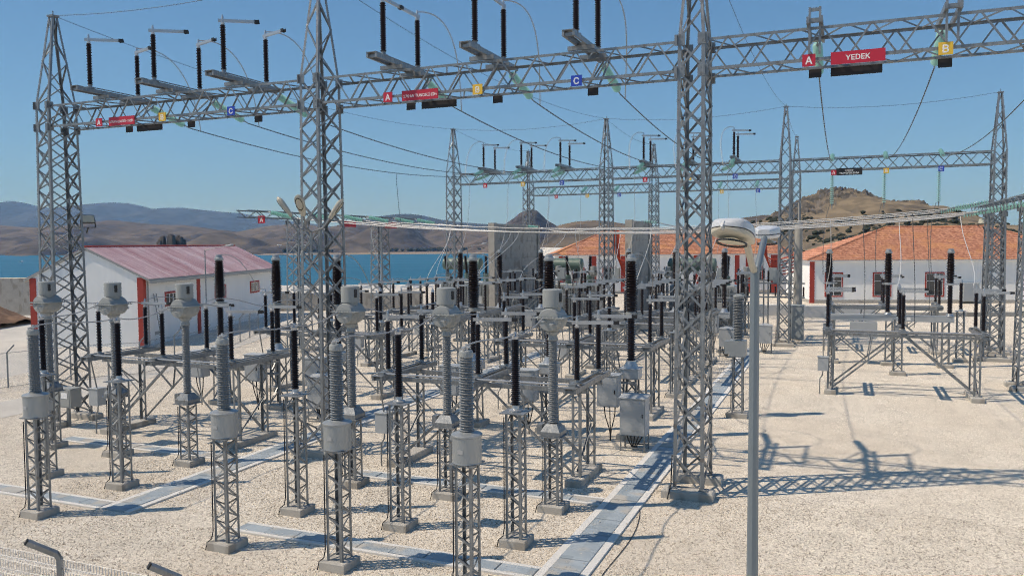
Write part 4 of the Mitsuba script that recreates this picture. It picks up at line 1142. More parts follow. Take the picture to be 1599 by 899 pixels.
COL = {'A': 'red_paint', 'B': 'yellow_paint', 'C': 'blue_paint'}
CN = {'A': 'red', 'B': 'yellow', 'C': 'blue'}
for n in 'ABC':
    s1, s1b = sign(0.36, 0.33, n, COL[n], 'white_paint', 0), sign(0.34, 0.30, None, COL[n], None, 0, True)
    s2 = sign(0.36, 0.36, n, COL[n], 'white_paint', 0)
    for b in (1, 2, 3):
        x = PX[f'{b}{n}']
        if f'{b}{n}' != '3C':
            s1.place('phase_sign', f'small {CN[n]} square sign with white {n} on the near gantry, {BN[b]}', 'sign', at(x - 0.15, Y1 - 0.70, 12.96), 'phase signs')
            s1b.place('phase_sign', f'dark back of the rear {n} sign under the near gantry, {BN[b]}', 'sign', at(x - 0.02, Y1 + 0.76, 12.90, 0), 'rear phase signs')
        s2.place('phase_sign', f'tiny {CN[n]} sign with white {n} on the second gantry, {BN[b]}', 'sign', at(x + 0.1, Y2 - 0.75, 12.75), 'far phase signs')
        if b < 3:
            s2.place('phase_sign', f'tiny {CN[n]} {n} sign on the farthest gantry, {BN[b]}', 'sign', at(x, Y3 - 0.75, 12.75), 'farthest phase signs')
for k, txt, lb in (('1A', '170 kV ELAZIĞ-2 EİH', 'long red sign with white line name on the left bay beam'), ('2A', '170 kV TUNCELİ EİH', 'long red sign reading TUNCELİ on the middle bay beam'), ('3A', 'YEDEK', 'long red sign reading YEDEK on the right bay beam')):
    x = PX[k] + 1.15
    sign(1.42, 0.34, txt, 'red_paint', 'white_paint', 0).place('line_sign', lb, 'sign', at(x, Y1 - 0.72, 12.94), 'red line signs')
    sign(1.40, 0.28, None, 'red_paint', None, 0, True).place('line_sign', f'dark back of the rear line sign under the {BN[int(k[0])]} beam', 'sign', at(x - 0.02, Y1 + 0.78, 12.90), 'rear line signs')
sign(1.75, 0.5, ['170 kV', 'TRANSFER BARA'], 'black_paint', 'white_paint', 0).place('line_sign', 'black sign with two lines of white text on the second gantry', 'sign', at(PX['3A'] + 1.15, Y2 - 0.75, 12.72))
sign(0.6, 0.5, 'A', 'red_paint', 'white_paint', 0).place('phase_sign', 'tiny red A sign at the end of the left bus portal beam', 'sign', at(-37.3, 45.2, 9.45))
for i, y in enumerate((55.5, 62.0)):
    P = Proto()
    P.part('board', MB().box(-0.03, 0.03, -0.9, 0.9, 0, 0.5), 'red_paint')
    P.place('bus_sign', f'long red bus sign under the left portal beam, {["front", "rear"][i]} one', 'sign', at(-37.0, y, 9.35), 'bus signs')


# ------------------------------------------------------------------ lamps
def luminaire(P, c, d, tilt_up, L=0.70, W=0.36, mat='lamp_white', low='lamp_beige', side=0):
    """street lamp head: mount at c, pointing along d; canopy above, bowl and glass below"""
    d = unit([d[0], d[1], 0])
    a = np.array([d[1], -d[0], 0])
    f = unit(d * math.cos(tilt_up) + np.array([0, 0, 1]) * math.sin(tilt_up))
    u = np.cross(a, f)
    u = u if u[2] > 0 else -u
    top, bot, rim, ln, ct = MB(), MB(), MB(), MB(), np.asarray(c, float)
    ns, nr = 12, 13
    xs = np.linspace(-0.02, 1.0, ns)
    wid = [W / 2 * (0.42 + 0.58 * math.sin(min(1, (x + 0.05) * 1.35) * math.pi / 2)) * math.sqrt(max(0.02, 1 - max(0, (x - 0.72) / 0.285) ** 2)) for x in xs]
    ht = [0.30 * W * (0.55 + 0.45 * math.sin(min(1, (x + 0.2) * 1.1) * math.pi / 2)) * math.sqrt(max(0.05, 1 - max(0, (x - 0.7) / 0.31) ** 2)) for x in xs]
    for mb, sg, k in ((top, 1, 1.0), (bot, -1, 0.62)):
        v = []
        for x, w, h in zip(xs, wid, ht):
            for q in range(nr):
                th = math.pi * q / (nr - 1)
                cx, sx = math.cos(th), math.sin(th)
                v.append(ct + f * (x * L) + a * (w * math.copysign(abs(cx) ** 0.45, cx)) + u * sg * (0.004 + h * k * abs(sx) ** 0.45))
        fc = []
        for i in range(ns - 1):
            for q in range(nr - 1):
                o = i * nr + q
                t = [(o, o + 1, o + nr + 1), (o, o + nr + 1, o + nr)]
                fc += t if sg > 0 else [x[::-1] for x in t]
        for o in (0, (ns - 1) * nr):
            fc += [(o, o + q, o + q + 1) for q in range(1, nr - 1)]
        mb.add(v, fc)
    P.part('canopy', top, mat, 50)
    k = P.part('bowl', bot, low, 50)
    v, n = [], 20
    for ph in np.linspace(0, 2 * np.pi, n, endpoint=False):
        v.append(ct + f * (L * (0.60 + 0.31 * math.cos(ph))) + a * (W * 0.40 * math.sin(ph)) - u * 0.078)
    e = [x - u * 0.012 for x in v]
    s = [ct + f * (L * 0.60) + (x - ct - f * (L * 0.60)) * 0.86 - u * 0.012 for x in v]
    rim.add(v + e, [t for i in range(n) for t in ((i, (i + 1) % n, n + (i + 1) % n), (i, n + (i + 1) % n, n + i))])
    rim.add(e + s, [t for i in range(n) for t in ((i, (i + 1) % n, n + (i + 1) % n), (i, n + (i + 1) % n, n + i))])
    P.part('glass_rim', rim, 'black_paint', parent=k)
    ln.add([x + u * 0.004 for x in s] + [ct + f * (L * 0.60) - u * 0.035], [(i, (i + 1) % n, n) for i in range(n)])
    P.part('glass', ln, 'lens_glass', 60, parent=k)
    P.part('clip', MB().bar(ct + f * L * 0.93 + u * 0.03, ct + f * L * 0.99 - u * 0.02, 0.06, 0.015, a), mat)


# the nearest lamp post, two heads
P = Proto()
n8 = 8
P.part('post', MB().lathe([(0.075, -0.2), (0.068, 2.0), (0.044, 5.2), (0.034, 7.73)], n=n8), 'pole_blue')
P.part('base_flange', MB().box(-0.16, 0.16, -0.16, 0.16, 0.0, 0.03), 'galv')
P.part('arm', MB().tube([(0, 0, 7.69), (-0.015, -0.06, 7.74), (-0.035, -0.30, 7.93)], 0.027, 10), 'lamp_beige', 40, label='beige painted arm of the left lamp')
P.part('arm', MB().tube([(0.0, 0.0, 7.64), (0.02, 0.04, 7.74), (0.04, 0.36, 7.97)], 0.026, 10), 'pole_blue', 40)
luminaire(P, (-0.03, -0.28, 7.94), (-0.30, -0.95), 0.22, 0.42, 0.265)
luminaire(P, (0.035, 0.33, 7.975), (0.02, 1.0), 0.06, 0.40, 0.20, 'lamp_white', 'lamp_white')
P.place('street_lamp', 'grey street lamp post with two white heads, closest to the viewer', 'street lamp', at(-0.63, 6.45))


def small_lamp(h, heads, arm=1.1):
    P = Proto()
    P.part('post', MB().lathe([(0.07, -0.2), (0.04, h)], n=8), 'galv_far')
    for a in heads:
        c, s = math.cos(math.radians(a)), math.sin(math.radians(a))
        P.part('arm', MB().tube([(0, 0, h - 0.05), (c * arm * 0.5, s * arm * 0.5, h + 0.18), (c * arm, s * arm, h + 0.30)], 0.03, 6), 'galv_far')
        luminaire(P, (c * arm, s * arm, h + 0.30), (c, s), 0.12, 0.62, 0.28, 'lamp_white', 'lamp_white')
    return P


single_l, double_l = small_lamp(7.6, (20,), 1.7), small_lamp(7.6, (22, 200), 1.5)
single_l.place('street_lamp', 'slim lamp post with one arm before the long wall of the red roofed building', 'street lamp', at(-46.9, 50.0), 'small street lamps')
double_l.place('street_lamp', 'small double lamp behind the red roof, right end', 'street lamp', at(-66.0, 86.0), 'small street lamps')
double_l.place('street_lamp', 'small double lamp behind the red roof, left end', 'street lamp', at(-75.5, 62.0), 'small street lamps')
double_l.place('street_lamp', 'small double lamp behind the middle of the red roof', 'street lamp', at(-68.5, 73.0), 'small street lamps')
single_l.place('street_lamp', 'slim lamp post at the lake edge left of the concrete wall', 'street lamp', at(-41.0, 86.0), 'small street lamps')
# three lamp heads on the middle tower
P = Proto()
for a, z in ((205, 9.25), (-75, 9.25), (20, 9.15)):
    c, s = math.cos(math.radians(a)), math.sin(math.radians(a))
    P.part('arm', MB().tube([(0, 0, 8.4), (c * 0.45, s * 0.45, 8.55), (c * 0.75, s * 0.75, z - 0.2)], 0.035, 8), 'galv')
    luminaire(P, (c * 0.72, s * 0.72, z - 0.25), (c, s), 0.95, 0.85, 0.34, 'lamp_beige', 'lamp_beige')
P.part('stem', MB().cyl((0, 0, 7.4), (0, 0, 8.45), 0.045, n=8).box(-0.05, 0.3, -0.05, 0.05, 7.6, 7.66), 'galv')
P.place('tower_lamp', 'cluster of three lamp heads fixed to the middle near gantry tower', 'lamp', at(TX[1] + 0.15, Y1 - 0.95))


def flood(name, lb, x, y, z, rz):
    P = Proto()
    P.part('housing', MB().add([(-.28, -.1, -.2), (.28, -.1, -.2), (.22, .16, -.13), (-.22, .16, -.13), (-.28, -.1, .2), (.28, -.1, .2), (.22, .16, .13), (-.22, .16, .13)], MB.QF), 'black_paint')
    P.part('glass', MB().box(-.25, .25, -.112, -.1, -.17, .17), 'lens_glass')
    P.part('bracket', MB().bar((-.3, 0, 0), (-.3, .1, -.34), .04, .02).bar((.3, 0, 0), (.3, .1, -.34), .04, .02).bar((-.32, .1, -.34), (.32, .1, -.34), .04, .02).bar((0, .1, -.34), (0, .55, -.4), .05), 'black_paint')
    P.place(name, lb, 'floodlight', T().translate([x, y, z]).rotate([0, 0, 1], rz).rotate([1, 0, 0], -24), 'floodlights')


flood('floodlight', 'black floodlight with pale glass on the left gantry tower', -32.0, 26.85, 9.15, 62)
flood('floodlight', 'black floodlight on the right tower of the second gantry', 8.9, 64.2, 9.2, -25)


# ------------------------------------------------------------------ buildings
def frame_of(o, yaw_u):
    """matrix of a building: local x along its front, local y into depth"""
    c, s = math.cos(yaw_u), math.sin(yaw_u)
    m = np.eye(4)
    m[:3, 0], m[:3, 1], m[:3, 3] = (c, s, 0), (-s, c, 0), (o[0], o[1], 0)
    return T(m)


YU = math.atan2(0.3804, 0.9248)


def window(P, x, z0, w, h, y=0.0, face='front', cols=2, rows=2, fm='red_wall'):
    """recessed window on the front (normal -y) or on the side x = const (normal +x)"""
    def mp(a0, a1, n0, n1, b0, b1):
        return (a0, a1, y + n0, y + n1, b0, b1) if face == 'front' else (y - n1, y - n0, a0, a1, b0, b1)
    fr = MB()
    t = 0.16
    for q in ((x - t, x, z0 - t, z0 + h + t), (x + w, x + w + t, z0 - t, z0 + h + t), (x, x + w, z0 - t, z0), (x, x + w, z0 + h, z0 + h + t)):
        fr.box(*mp(q[0], q[1], -0.06, 0.0, q[2], q[3]))
    k = P.part('window', fr, fm)
    P.part('pane', MB().box(*mp(x, x + w, 0.0 - 0.012, -0.004, z0, z0 + h)), 'pane_dark', parent=k)
    m = MB()
    for i in range(cols + 1):
        xx = x + w * i / cols
        m.box(*mp(max(x, xx - 0.04), min(x + w, xx + 0.04), -0.045, -0.013, z0, z0 + h))
    for i in range(rows + 1):
        zz = z0 + h * (i / rows if rows != 2 else (0, 0.66, 1)[i])
        m.box(*mp(x, x + w, -0.043, -0.015, max(z0, zz - 0.035), min(z0 + h, zz + 0.035)))
    P.part('sash', m, 'white_paint', parent=k)


# left building: gable towards the viewer, long wall at right, red ribbed metal roof
P = Proto()
W, Lb, E, R, ov = 9.2, 29.5, 5.45, 7.75, 0.13
wl = MB()
wl.box(-W, 0, 0, Lb, -2.5, E)
P.part('wall', wl, 'plaster')
P.part('gable', MB().add([(-W, 0.0, E), (0, 0.0, E), (-W / 2, 0.0, R - 0.12), (-W, 0.25, E), (0, 0.25, E), (-W / 2, 0.25, R - 0.12)], [(0, 1, 2), (3, 5, 4), (0, 3, 4), (0, 4, 1), (1, 4, 5), (1, 5, 2), (2, 5, 3), (2, 3, 0)]), 'plaster')
for x in (-W, -0.42):
    P.part('pilaster', MB().box(x - 0.04, x + 0.46, -0.08, 0.35, -2.5, E), 'red_wall', label='red painted corner pilaster')
P.part('pilaster', MB().box(-0.1, 0.07, 9.5, 10.1, -2.5, E), 'red_wall', label='red painted wall pilaster')
sl = (R - E) / (W / 2)
eo = 0.5
zl = E - sl * eo + 0.12
P.part('roof', MB().add([(eo, -ov, zl - 0.16), (eo, Lb + 0.4, zl - 0.16), (eo, Lb + 0.4, zl), (eo, -ov, zl), (-W / 2, -ov, R - 0.04), (-W / 2, Lb + 0.4, R - 0.04), (-W / 2, Lb + 0.4, R + 0.12), (-W / 2, -ov, R + 0.12)], MB.QF[:, ::-1])
       .add([(-W - eo, -ov, zl - 0.16), (-W - eo, Lb + 0.4, zl - 0.16), (-W - eo, Lb + 0.4, zl), (-W - eo, -ov, zl), (-W / 2, -ov, R - 0.04), (-W / 2, Lb + 0.4, R - 0.04), (-W / 2, Lb + 0.4, R + 0.12), (-W / 2, -ov, R + 0.12)], MB.QF), 'fascia')
npan = 32
pw = (Lb + 0.4 + ov) / npan
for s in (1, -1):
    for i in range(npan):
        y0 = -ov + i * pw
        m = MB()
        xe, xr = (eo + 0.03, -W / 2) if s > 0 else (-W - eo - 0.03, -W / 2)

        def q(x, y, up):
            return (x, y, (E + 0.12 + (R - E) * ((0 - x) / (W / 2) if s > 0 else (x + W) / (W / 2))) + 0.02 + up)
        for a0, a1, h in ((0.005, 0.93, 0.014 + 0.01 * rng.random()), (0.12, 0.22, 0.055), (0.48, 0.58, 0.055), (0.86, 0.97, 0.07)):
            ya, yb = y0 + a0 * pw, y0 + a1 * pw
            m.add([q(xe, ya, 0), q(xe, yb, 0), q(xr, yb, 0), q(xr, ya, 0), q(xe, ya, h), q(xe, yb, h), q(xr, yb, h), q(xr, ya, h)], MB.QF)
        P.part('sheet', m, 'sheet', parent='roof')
P.part('ridge_cap', MB().tube([(-W / 2, -ov, R + 0.16), (-W / 2, Lb + 0.4, R + 0.16)], 0.11, 8), 'red_wall', parent='roof')
P.part('gutter', MB().box(eo, eo + 0.14, -ov, Lb + 0.4, zl - 0.34, zl - 0.08), 'fascia')
P.part('downpipe', MB().cyl((0.12, 0.5, -2), (0.12, 0.5, E - 0.1), 0.06, n=8), 'fascia')
window(P, 3.6, 3.0, 1.9, 0.95, 0.0, 'side', 3, 1)
window(P, 13.5, 3.0, 2.3, 0.95, 0.0, 'side', 3, 1)
window(P, 22.5, 3.0, 2.3, 0.95, 0.0, 'side', 3, 1)
for y in (1.6, 6.0, 11.0, 16.5, 20.0):
    P.part('vent', MB().box(0.0, 0.05, y, y + 0.75, 0.75, 1.0), 'fascia')
ld = MB()
for y in (1.35, 1.8):
    ld.bar((0.7, y, 0.2), (0.12, y + 1.2 - 1.2, 4.1), 0.05)
for i in range(11):
    t = (i + 0.5) / 11
    ld.bar((0.7 - 0.58 * t, 1.35, 0.2 + 3.9 * t), (0.7 - 0.58 * t, 1.8, 0.2 + 3.9 * t), 0.035)
P.place('white_building', 'white gabled building with red pilasters and ribbed red metal roof at left', 'building', frame_of((-51.12, 47.75), 0.338))
lp = Proto()
lp.part('ladder', ld, 'galv')
lp.place('wall_ladder', 'metal ladder leaning on the white building near its red corner', 'ladder', frame_of((-51.12, 47.75), 0.338))


def hip_house(name, label, o, Wd, Dp, E, R, ridge0, ridge1, wins, pil, ncourse=17, ov=0.42):
    P = Proto()
    P.part('wall', MB().box(0, Wd, 0, Dp, -0.5, E), 'plaster')
    P.part('plinth', MB().box(-0.03, Wd + 0.03, -0.05, Dp, -0.5, 0.45), 'concrete')
    P.part('eave', MB().box(-ov, Wd + ov, -ov, Dp + ov, E, E + 0.16), 'white_paint')
    mid = Dp / 2
    mf, ml, mr, mk = MB(), MB(), MB(), MB()
    z0 = E + 0.16
    for i in range(ncourse):
        s, e = i / ncourse, (i + 1) / ncourse
        def edge(t):
            return -ov - 0.1 + (ridge0 + ov + 0.1) * t, Wd + ov + 0.1 - (Wd - ridge1 + ov + 0.1) * t, -ov - 0.1 + (mid + ov + 0.1) * t, Dp + ov + 0.1 - (Dp - mid + ov + 0.1) * t, z0 + (R - z0) * t
        a, b = edge(s), edge(e)
        lift = 0.07
        for mb, p in ((mf, [(a[0], a[2], a[4] + lift), (a[1], a[2], a[4] + lift), (b[1], b[2], b[4] + 0.0), (b[0], b[2], b[4] + 0.0), (a[0], a[2], a[4]), (a[1], a[2], a[4])]),
                      (ml, [(a[0], a[3], a[4] + lift), (a[0], a[2], a[4] + lift), (b[0], b[2], b[4]), (b[0], b[3], b[4]), (a[0], a[3], a[4]), (a[0], a[2], a[4])]),
                      (mr, [(a[1], a[2], a[4] + lift), (a[1], a[3], a[4] + lift), (b[1], b[3], b[4]), (b[1], b[2], b[4]), (a[1], a[2], a[4]), (a[1], a[3], a[4])]),
                      (mk, [(a[1], a[3], a[4] + lift), (a[0], a[3], a[4] + lift), (b[0], b[3], b[4]), (b[1], b[3], b[4]), (a[1], a[3], a[4]), (a[0], a[3], a[4])])):
            mb.add(p, [(0, 1, 2), (0, 2, 3), (4, 5, 1), (4, 1, 0)])
    mm = MB()
    for m in (mf, ml, mr, mk):
        mm.add(*m.out())
    k = P.part('roof', mm, 'tile')
    rd = MB()
    rd.tube([(ridge0, mid, R + 0.02), (ridge1, mid, R + 0.02)], 0.13, 8)
    for p, q in (((-ov - 0.1, -ov - 0.1, z0), (ridge0, mid, R)), ((Wd + ov + 0.1, -ov - 0.1, z0), (ridge1, mid, R))):
        rd.tube([np.array(p) + [0, 0, 0.05], np.array(q) + [0, 0, 0.05]], 0.13, 8)
    P.part('ridge_tiles', rd, 'tile', parent=k)
    for x, w, z, h in wins:
        window(P, x, z, w, h)
    for x, w in pil:
        P.part('pilaster', MB().box(x, x + w, -0.07, 0.2, -0.5, E), 'red_wall', label='red painted pilaster')
    return P


hb = hip_house('tiled_building', '', None, 36, 13, 5.35, 9.75, 11.5, 24.0, [(1.95, 1.9, 0.98, 2.8), (7.85, 1.95, 0.98, 2.8), (14.2, 2.0, 0.98, 2.8), (29.5, 1.9, 0.98, 2.8)], [(-0.05, 0.55)])
hb.part('notice', MB().box(20.9, 21.7, -0.05, -0.0, 3.2, 4.1), 'paint_grey')
hb.part('notice', MB().box(33.3, 34.2, -0.05, -0.0, 1.6, 2.0), 'paint_grey')
hb.part('outdoor_unit', MB().box(18.3, 20.2, -0.9, -0.1, 0.3, 2.6), 'cabinet_paint')
hb.place('tiled_building', 'white building with orange tiled hip roof behind the right bay', 'building', frame_of((-3.9, 109.9), 0.29))
hb2 = hip_house('tiled_building', '', None, 37, 13, 5.9, 9.65, 8.0, 30.0, [(2.8, 1.6, 2.0, 2.0), (7.5, 1.6, 2.0, 2.0), (12.5, 1.6, 2.0, 2.0), (23.5, 1.7, 2.0, 2.0), (30.5, 1.6, 2.0, 2.0)], [(0.6, 1.0), (5.4, 1.0), (10.2, 1.0), (21.5, 0.7), (27.9, 0.7), (29.6, 1.2), (33.5, 1.3)])
hb2.place('tiled_building', 'long building with orange tiled roof behind the transformers', 'building', frame_of((-41.4, 118.3), YU))
hb3 = hip_house('tiled_building', '', None, 14, 9, 5.3, 8.6, 4, 11, [(3, 1.5, 2, 2)], [(0, 0.5)], 12)
hb3.place('tiled_building', 'lower orange tiled roof at the right edge', 'building', frame_of((30.5, 127.5), YU))


# ------------------------------------------------------------------ fire walls, transformers, yard furniture
for x, y0, y1, h, lb in ((-31.0, 70.6, 82.5, 9.85, 'left concrete fire wall beside the transformers'), (-17.6, 70.3, 77.4, 9.9, 'right concrete fire wall beside the transformers')):
    P = Proto()
    P.part('column', MB().box(x - 0.32, x + 0.30, y0 - 0.3, y0 + 0.3, -0.3, h + 0.05), 'concrete')
    P.part('column', MB().box(x - 0.32, x + 0.30, y1 - 0.3, y1 + 0.3, -0.3, h + 0.05), 'concrete')
    for i in range(6):
        P.part('panel', MB().cham(x - 0.14, x + 0.14, y0 + 0.3, y1 - 0.3, -0.3 + i * (h + 0.3) / 6 + 0.01, -0.3 + (i + 1) * (h + 0.3) / 6, 0.02), 'concrete')
    P.place('fire_wall', lb, 'wall', None, 'fire walls')


def transformer():
    P = Proto()
    P.part('tank', MB().cham(-3.0, 3.0, -1.3, 1.3, 0.7, 3.9, 0.1), 'trafo_grey')
    P.part('skid', MB().box(-2.8, 2.8, -1.2, 1.2, 0.0, 0.7), 'concrete')
    for s in (-1, 1):
        for j in range(3):
            m = MB()
            for i in range(9):
                y = -1.7 - 0.05
                m.box(-2.6 + j * 1.9 + i * 0.17, -2.6 + j * 1.9 + i * 0.17 + 0.06, *sorted((s * 1.36, s * 2.1)), 0.9, 3.7)
            P.part('radiator', m, 'trafo_grey')
    k = P.part('conservator', MB().lathe([(0.30, -2.3), (0.62, -2.2), (0.65, -2.1), (0.65, 2.1), (0.62, 2.2), (0.30, 2.3)], c=(-1.2, 0.4, 5.75), n=20, axis='x'), 'trafo_green', 35)
    P.part('conservator_support', MB().box(-3.2, -3.0, 0.2, 0.6, 3.9, 5.2).box(0.6, 0.8, 0.2, 0.6, 3.9, 5.2), 'trafo_grey')
    for i, x in enumerate((-2.2, 0.0, 2.2)):
        p0, p1 = np.array([x, -0.9, 3.9]), np.array([x * 1.12, -1.5, 6.9])
        P.part('turret', MB().cyl(p0, p0 + (p1 - p0) * 0.28, 0.34, 0.28, 14), 'trafo_green', 35)
        m = MB().lathe(sheds(0.09, 0.19, 0, 1.9, 16), n=12)
        v, f = m.out()
        d = unit(p1 - p0)
        a = unit(np.cross([0, 1, 0], d))
        b = np.cross(d, a)
        P.part('bushing', MB().add(v[:, :1] * a + v[:, 1:2] * b + v[:, 2:] * d + p0 + (p1 - p0) * 0.3, f), 'porcelain_brown', 40)
        P.part('bushing', MB().lathe(sheds(0.05, 0.10, 3.95, 4.8, 7), c=(x * 0.5, 0.9, 0), n=10), 'porcelain_brown', 40)
    P.part('control_box', MB().box(1.4, 2.4, -2.55, -2.15, 0.9, 2.4), 'cabinet_paint')
    return P


tf = transformer()
tf.place('power_transformer', 'large power transformer with green conservator right of the left fire wall', 'transformer', at(-25.4, 77.5), 'power transformers')
tf.place('power_transformer', 'large power transformer with green conservator right of the right fire wall', 'transformer', at(-12.2, 77.5), 'power transformers')
tf.place('power_transformer', 'large power transformer behind the third second row gantry tower', 'transformer', at(-33.5 - 4.0, 79.5), 'power transformers')


def red_loops(x, y, label, n=6, s=1.0):
    P = Proto()
    for i in range(n):
        P.part('cable', MB().tube(bez([(i * 0.10, 0, 9.3), (i * 0.12 - 0.1, 0.05 * i, 6.0 - 0.3 * i), (0.9, 0.1 * i, 5.6 - 0.25 * i), (2.3 * s, 0.5 + 0.05 * i, 7.0 - 0.33 * i)], 14), 0.055, 6), 'red_cable', 60)
    P.part('gland_bar', MB().box(2.2 * s, 2.4 * s, 0.3, 1.0, 4.9, 7.2).box(-0.15, 0.75, -0.1, 0.1, 9.25, 9.4), 'galv_far')
    P.part('post', MB().box(2.25 * s, 2.35 * s, 0.6, 0.7, 0, 4.9).box(0.2, 0.3, -0.05, 0.05, 5.2, 9.25), 'galv_far')
    P.place('cable_loops', label, 'cables', at(x, y), 'red cable loops')


red_loops(-19.9, 73.3, 'orange red cables hanging in loops left of the right fire wall')
red_loops(-7.2, 78.5, 'orange red cables hanging in loops behind the lamp heads', 6, 1.5)
# tie conductor between the fire walls
e = put_string(8, (-30.9, 79.0, 9.75), (1, -0.1, -0.12), 'bright glass string on top of the left fire wall', None, 9)
wire(sagline(e, (-20.2, 72.2, 9.6), 0.55), 0.05, 'pale conductor between the fire walls', 'bus_alu', 'bus_conductor')
e = put_string(8, (-17.2, 73.0, 9.9), (1, 0.2, -0.14), 'glass string on top of the right fire wall', None, 9)
wire(sagline(e, (-9.0, 78.0, 9.4), 0.4), 0.05, 'pale conductor right of the right fire wall', 'bus_alu', 'bus_conductor')
# equipment steel around the transformers: medium voltage racks
P = Proto()
for x in (-2.2, 0, 2.2):
    P.part('post', MB().box(x - 0.06, x + 0.06, -0.06, 0.06, 0, 4.6), 'galv_far')
    P.part('insulator', MB().lathe(sheds(0.06, 0.11, 4.6, 5.5, 8), c=(x, 0, 0), n=9), 'porcelain_brown', 40)
    P.part('insulator', MB().lathe(sheds(0.05, 0.09, 3.4, 4.2, 8), c=(x + 0.6, -0.3, 0), n=9), 'porcelain_brown', 40)
P.part('rail', MB().box(-2.6, 2.9, -0.05, 0.05, 4.4, 4.52).box(-2.6, 2.9, -0.35, -0.25, 3.25, 3.38), 'galv_far')
P.part('box', MB().box(0.4, 1.1, -0.35, 0.1, 4.52, 5.6), 'trafo_grey')
P.place('busbar_rack', 'medium voltage busbar rack before the left transformer', 'rack', at(-25.6, 73.0), 'busbar racks')
P.place('busbar_rack', 'medium voltage busbar rack before the right transformer', 'rack', at(-10.8, 73.4), 'busbar racks')
P.place('busbar_rack', 'medium voltage busbar rack left of the third second row tower', 'rack', at(-5.8, 70.5), 'busbar racks')
P.place('busbar_rack', 'medium voltage busbar rack just left of the right fire wall', 'rack', at(-20.2, 72.6), 'busbar racks')
P.place('busbar_rack', 'medium voltage busbar rack at the far right of the transformers', 'rack', at(-6.6, 75.5), 'busbar racks')
for i, x in enumerate((-28.9, -25.4, -21.9, -14.9, -11.4, -7.9)):
    P = Proto()
    stand(P, 2.6, 0.5, 0.46, 4, 0.07, 0.05, 0.42, mat='galv_far')
    P.part('porcelain', MB().lathe(sheds(0.10, 0.16, 2.7, 4.7, 18), n=10), 'porcelain_grey', 40)
    P.part('head', MB().lathe([(0.16, 4.7), (0.36, 4.9), (0.38, 5.2), (0.30, 5.3), (0.30, 5.7), (0.0, 5.75)], n=14).box(-0.2, 0.2, -0.5, 0.5, 4.95, 5.15), 'paint_grey', 35)
    P.place('current_transformer', f'far grey current transformer before the power transformers, {nm[i]} of six', 'current transformer', at(x, 73.6), 'far current transformers')
    wire(bez([(x, 71.0, 5.4), (x + .1, 71.8, 5.9), (x, 72.6, 5.2), (x, 73.1, 5.05)], 8), 0.022, f'cable to a far current transformer, {nm[i]} of six', 'cable_alu', 'connecting_cable', 'far connections')

# concrete pole, low white wall, perimeter walls, kerb
single('concrete_pole', MB().lathe([(0.36, -0.3), (0.30, 9.3), (0.2, 9.32), (0.06, 9.34), (0.05, 11.0)], c=(-3.35, 68.2, 0), n=14), 'concrete', 'round concrete pole behind the third tower of the second gantry', 'pole', 40)


def wall_run(name, label, p0, p1, h, t, n, mat='concrete', z=-0.3, cat='wall', gap=0.015, cap=False):
    p0, p1 = np.asarray(p0, float), np.asarray(p1, float)
    L = np.linalg.norm(p1 - p0)
    P = Proto()
    for i in range(n):
        P.part('panel', MB().cham(i * L / n + gap / 2, (i + 1) * L / n - gap / 2, -t / 2, t / 2, z, h, 0.03), mat)
    if cap:
        P.part('coping', MB().box(0, L, -t / 2 - 0.06, t / 2 + 0.06, h, h + 0.09), 'curb')
    P.place(name, label, cat, frame_of(p0, math.atan2(*(p1 - p0)[::-1])))


wall_run('low_wall', 'low white wall along the road before the right building', (-4.3, 88.6), (3.0, 91.6), 1.25, 0.5, 2, 'curb')
wall_run('low_wall', 'low pale wall continuing right before the right building', (3.2, 91.7), (26, 101), 0.45, 0.4, 6, 'concrete')
wall_run('low_wall', 'low white wall left of the second gantry tower', (-11.5, 88.5), (-5.0, 91.0), 1.2, 0.5, 2, 'curb')
wall_run('perimeter_wall', 'grey perimeter wall right of the red roofed building', (-63.5, 79.0), (-47.0, 86.0), 2.15, 0.25, 6)
wall_run('perimeter_wall', 'grey retaining wall at the far left edge', tuple(land(-78, 96)), tuple(land(-53, 94)), 4.3, 0.4, 6)
wall_run('boundary_kerb', 'white kerb blocks along the lake edge of the yard', tuple(land(-30, 147)), tuple(land(30, 147)), 0.45, 0.3, 26, 'white_paint', -0.3, 'kerb', 0.9)
hp = MB()
v, f = grid(-66, -50, 66, 90, 40, 40, lambda L, D: -0.4 + 3.4 * np.exp(-(((L + 56) / 5.2) ** 2) - (((D - 80) / 7.0) ** 2)) + 1.2 * (meshkit.fbm(np.stack([L * .5, D * .5, 0 * L], -1), 4, 3) - 0.5))
struct('earth_mound', (v, f), 'earth', 'heap of dark brown soil left of the white building')
v, f = grid(-140, -51, 96.5, 150, 34, 20, lambda L, D: 4.2 - 0.05 * (D - 96) + 0.8 * (meshkit.fbm(np.stack([L * .2, D * .2, 0 * L], -1), 3, 4) - 0.5))
struct('grass_bank', (v, f), 'sand', 'dry grass bank above the retaining wall')


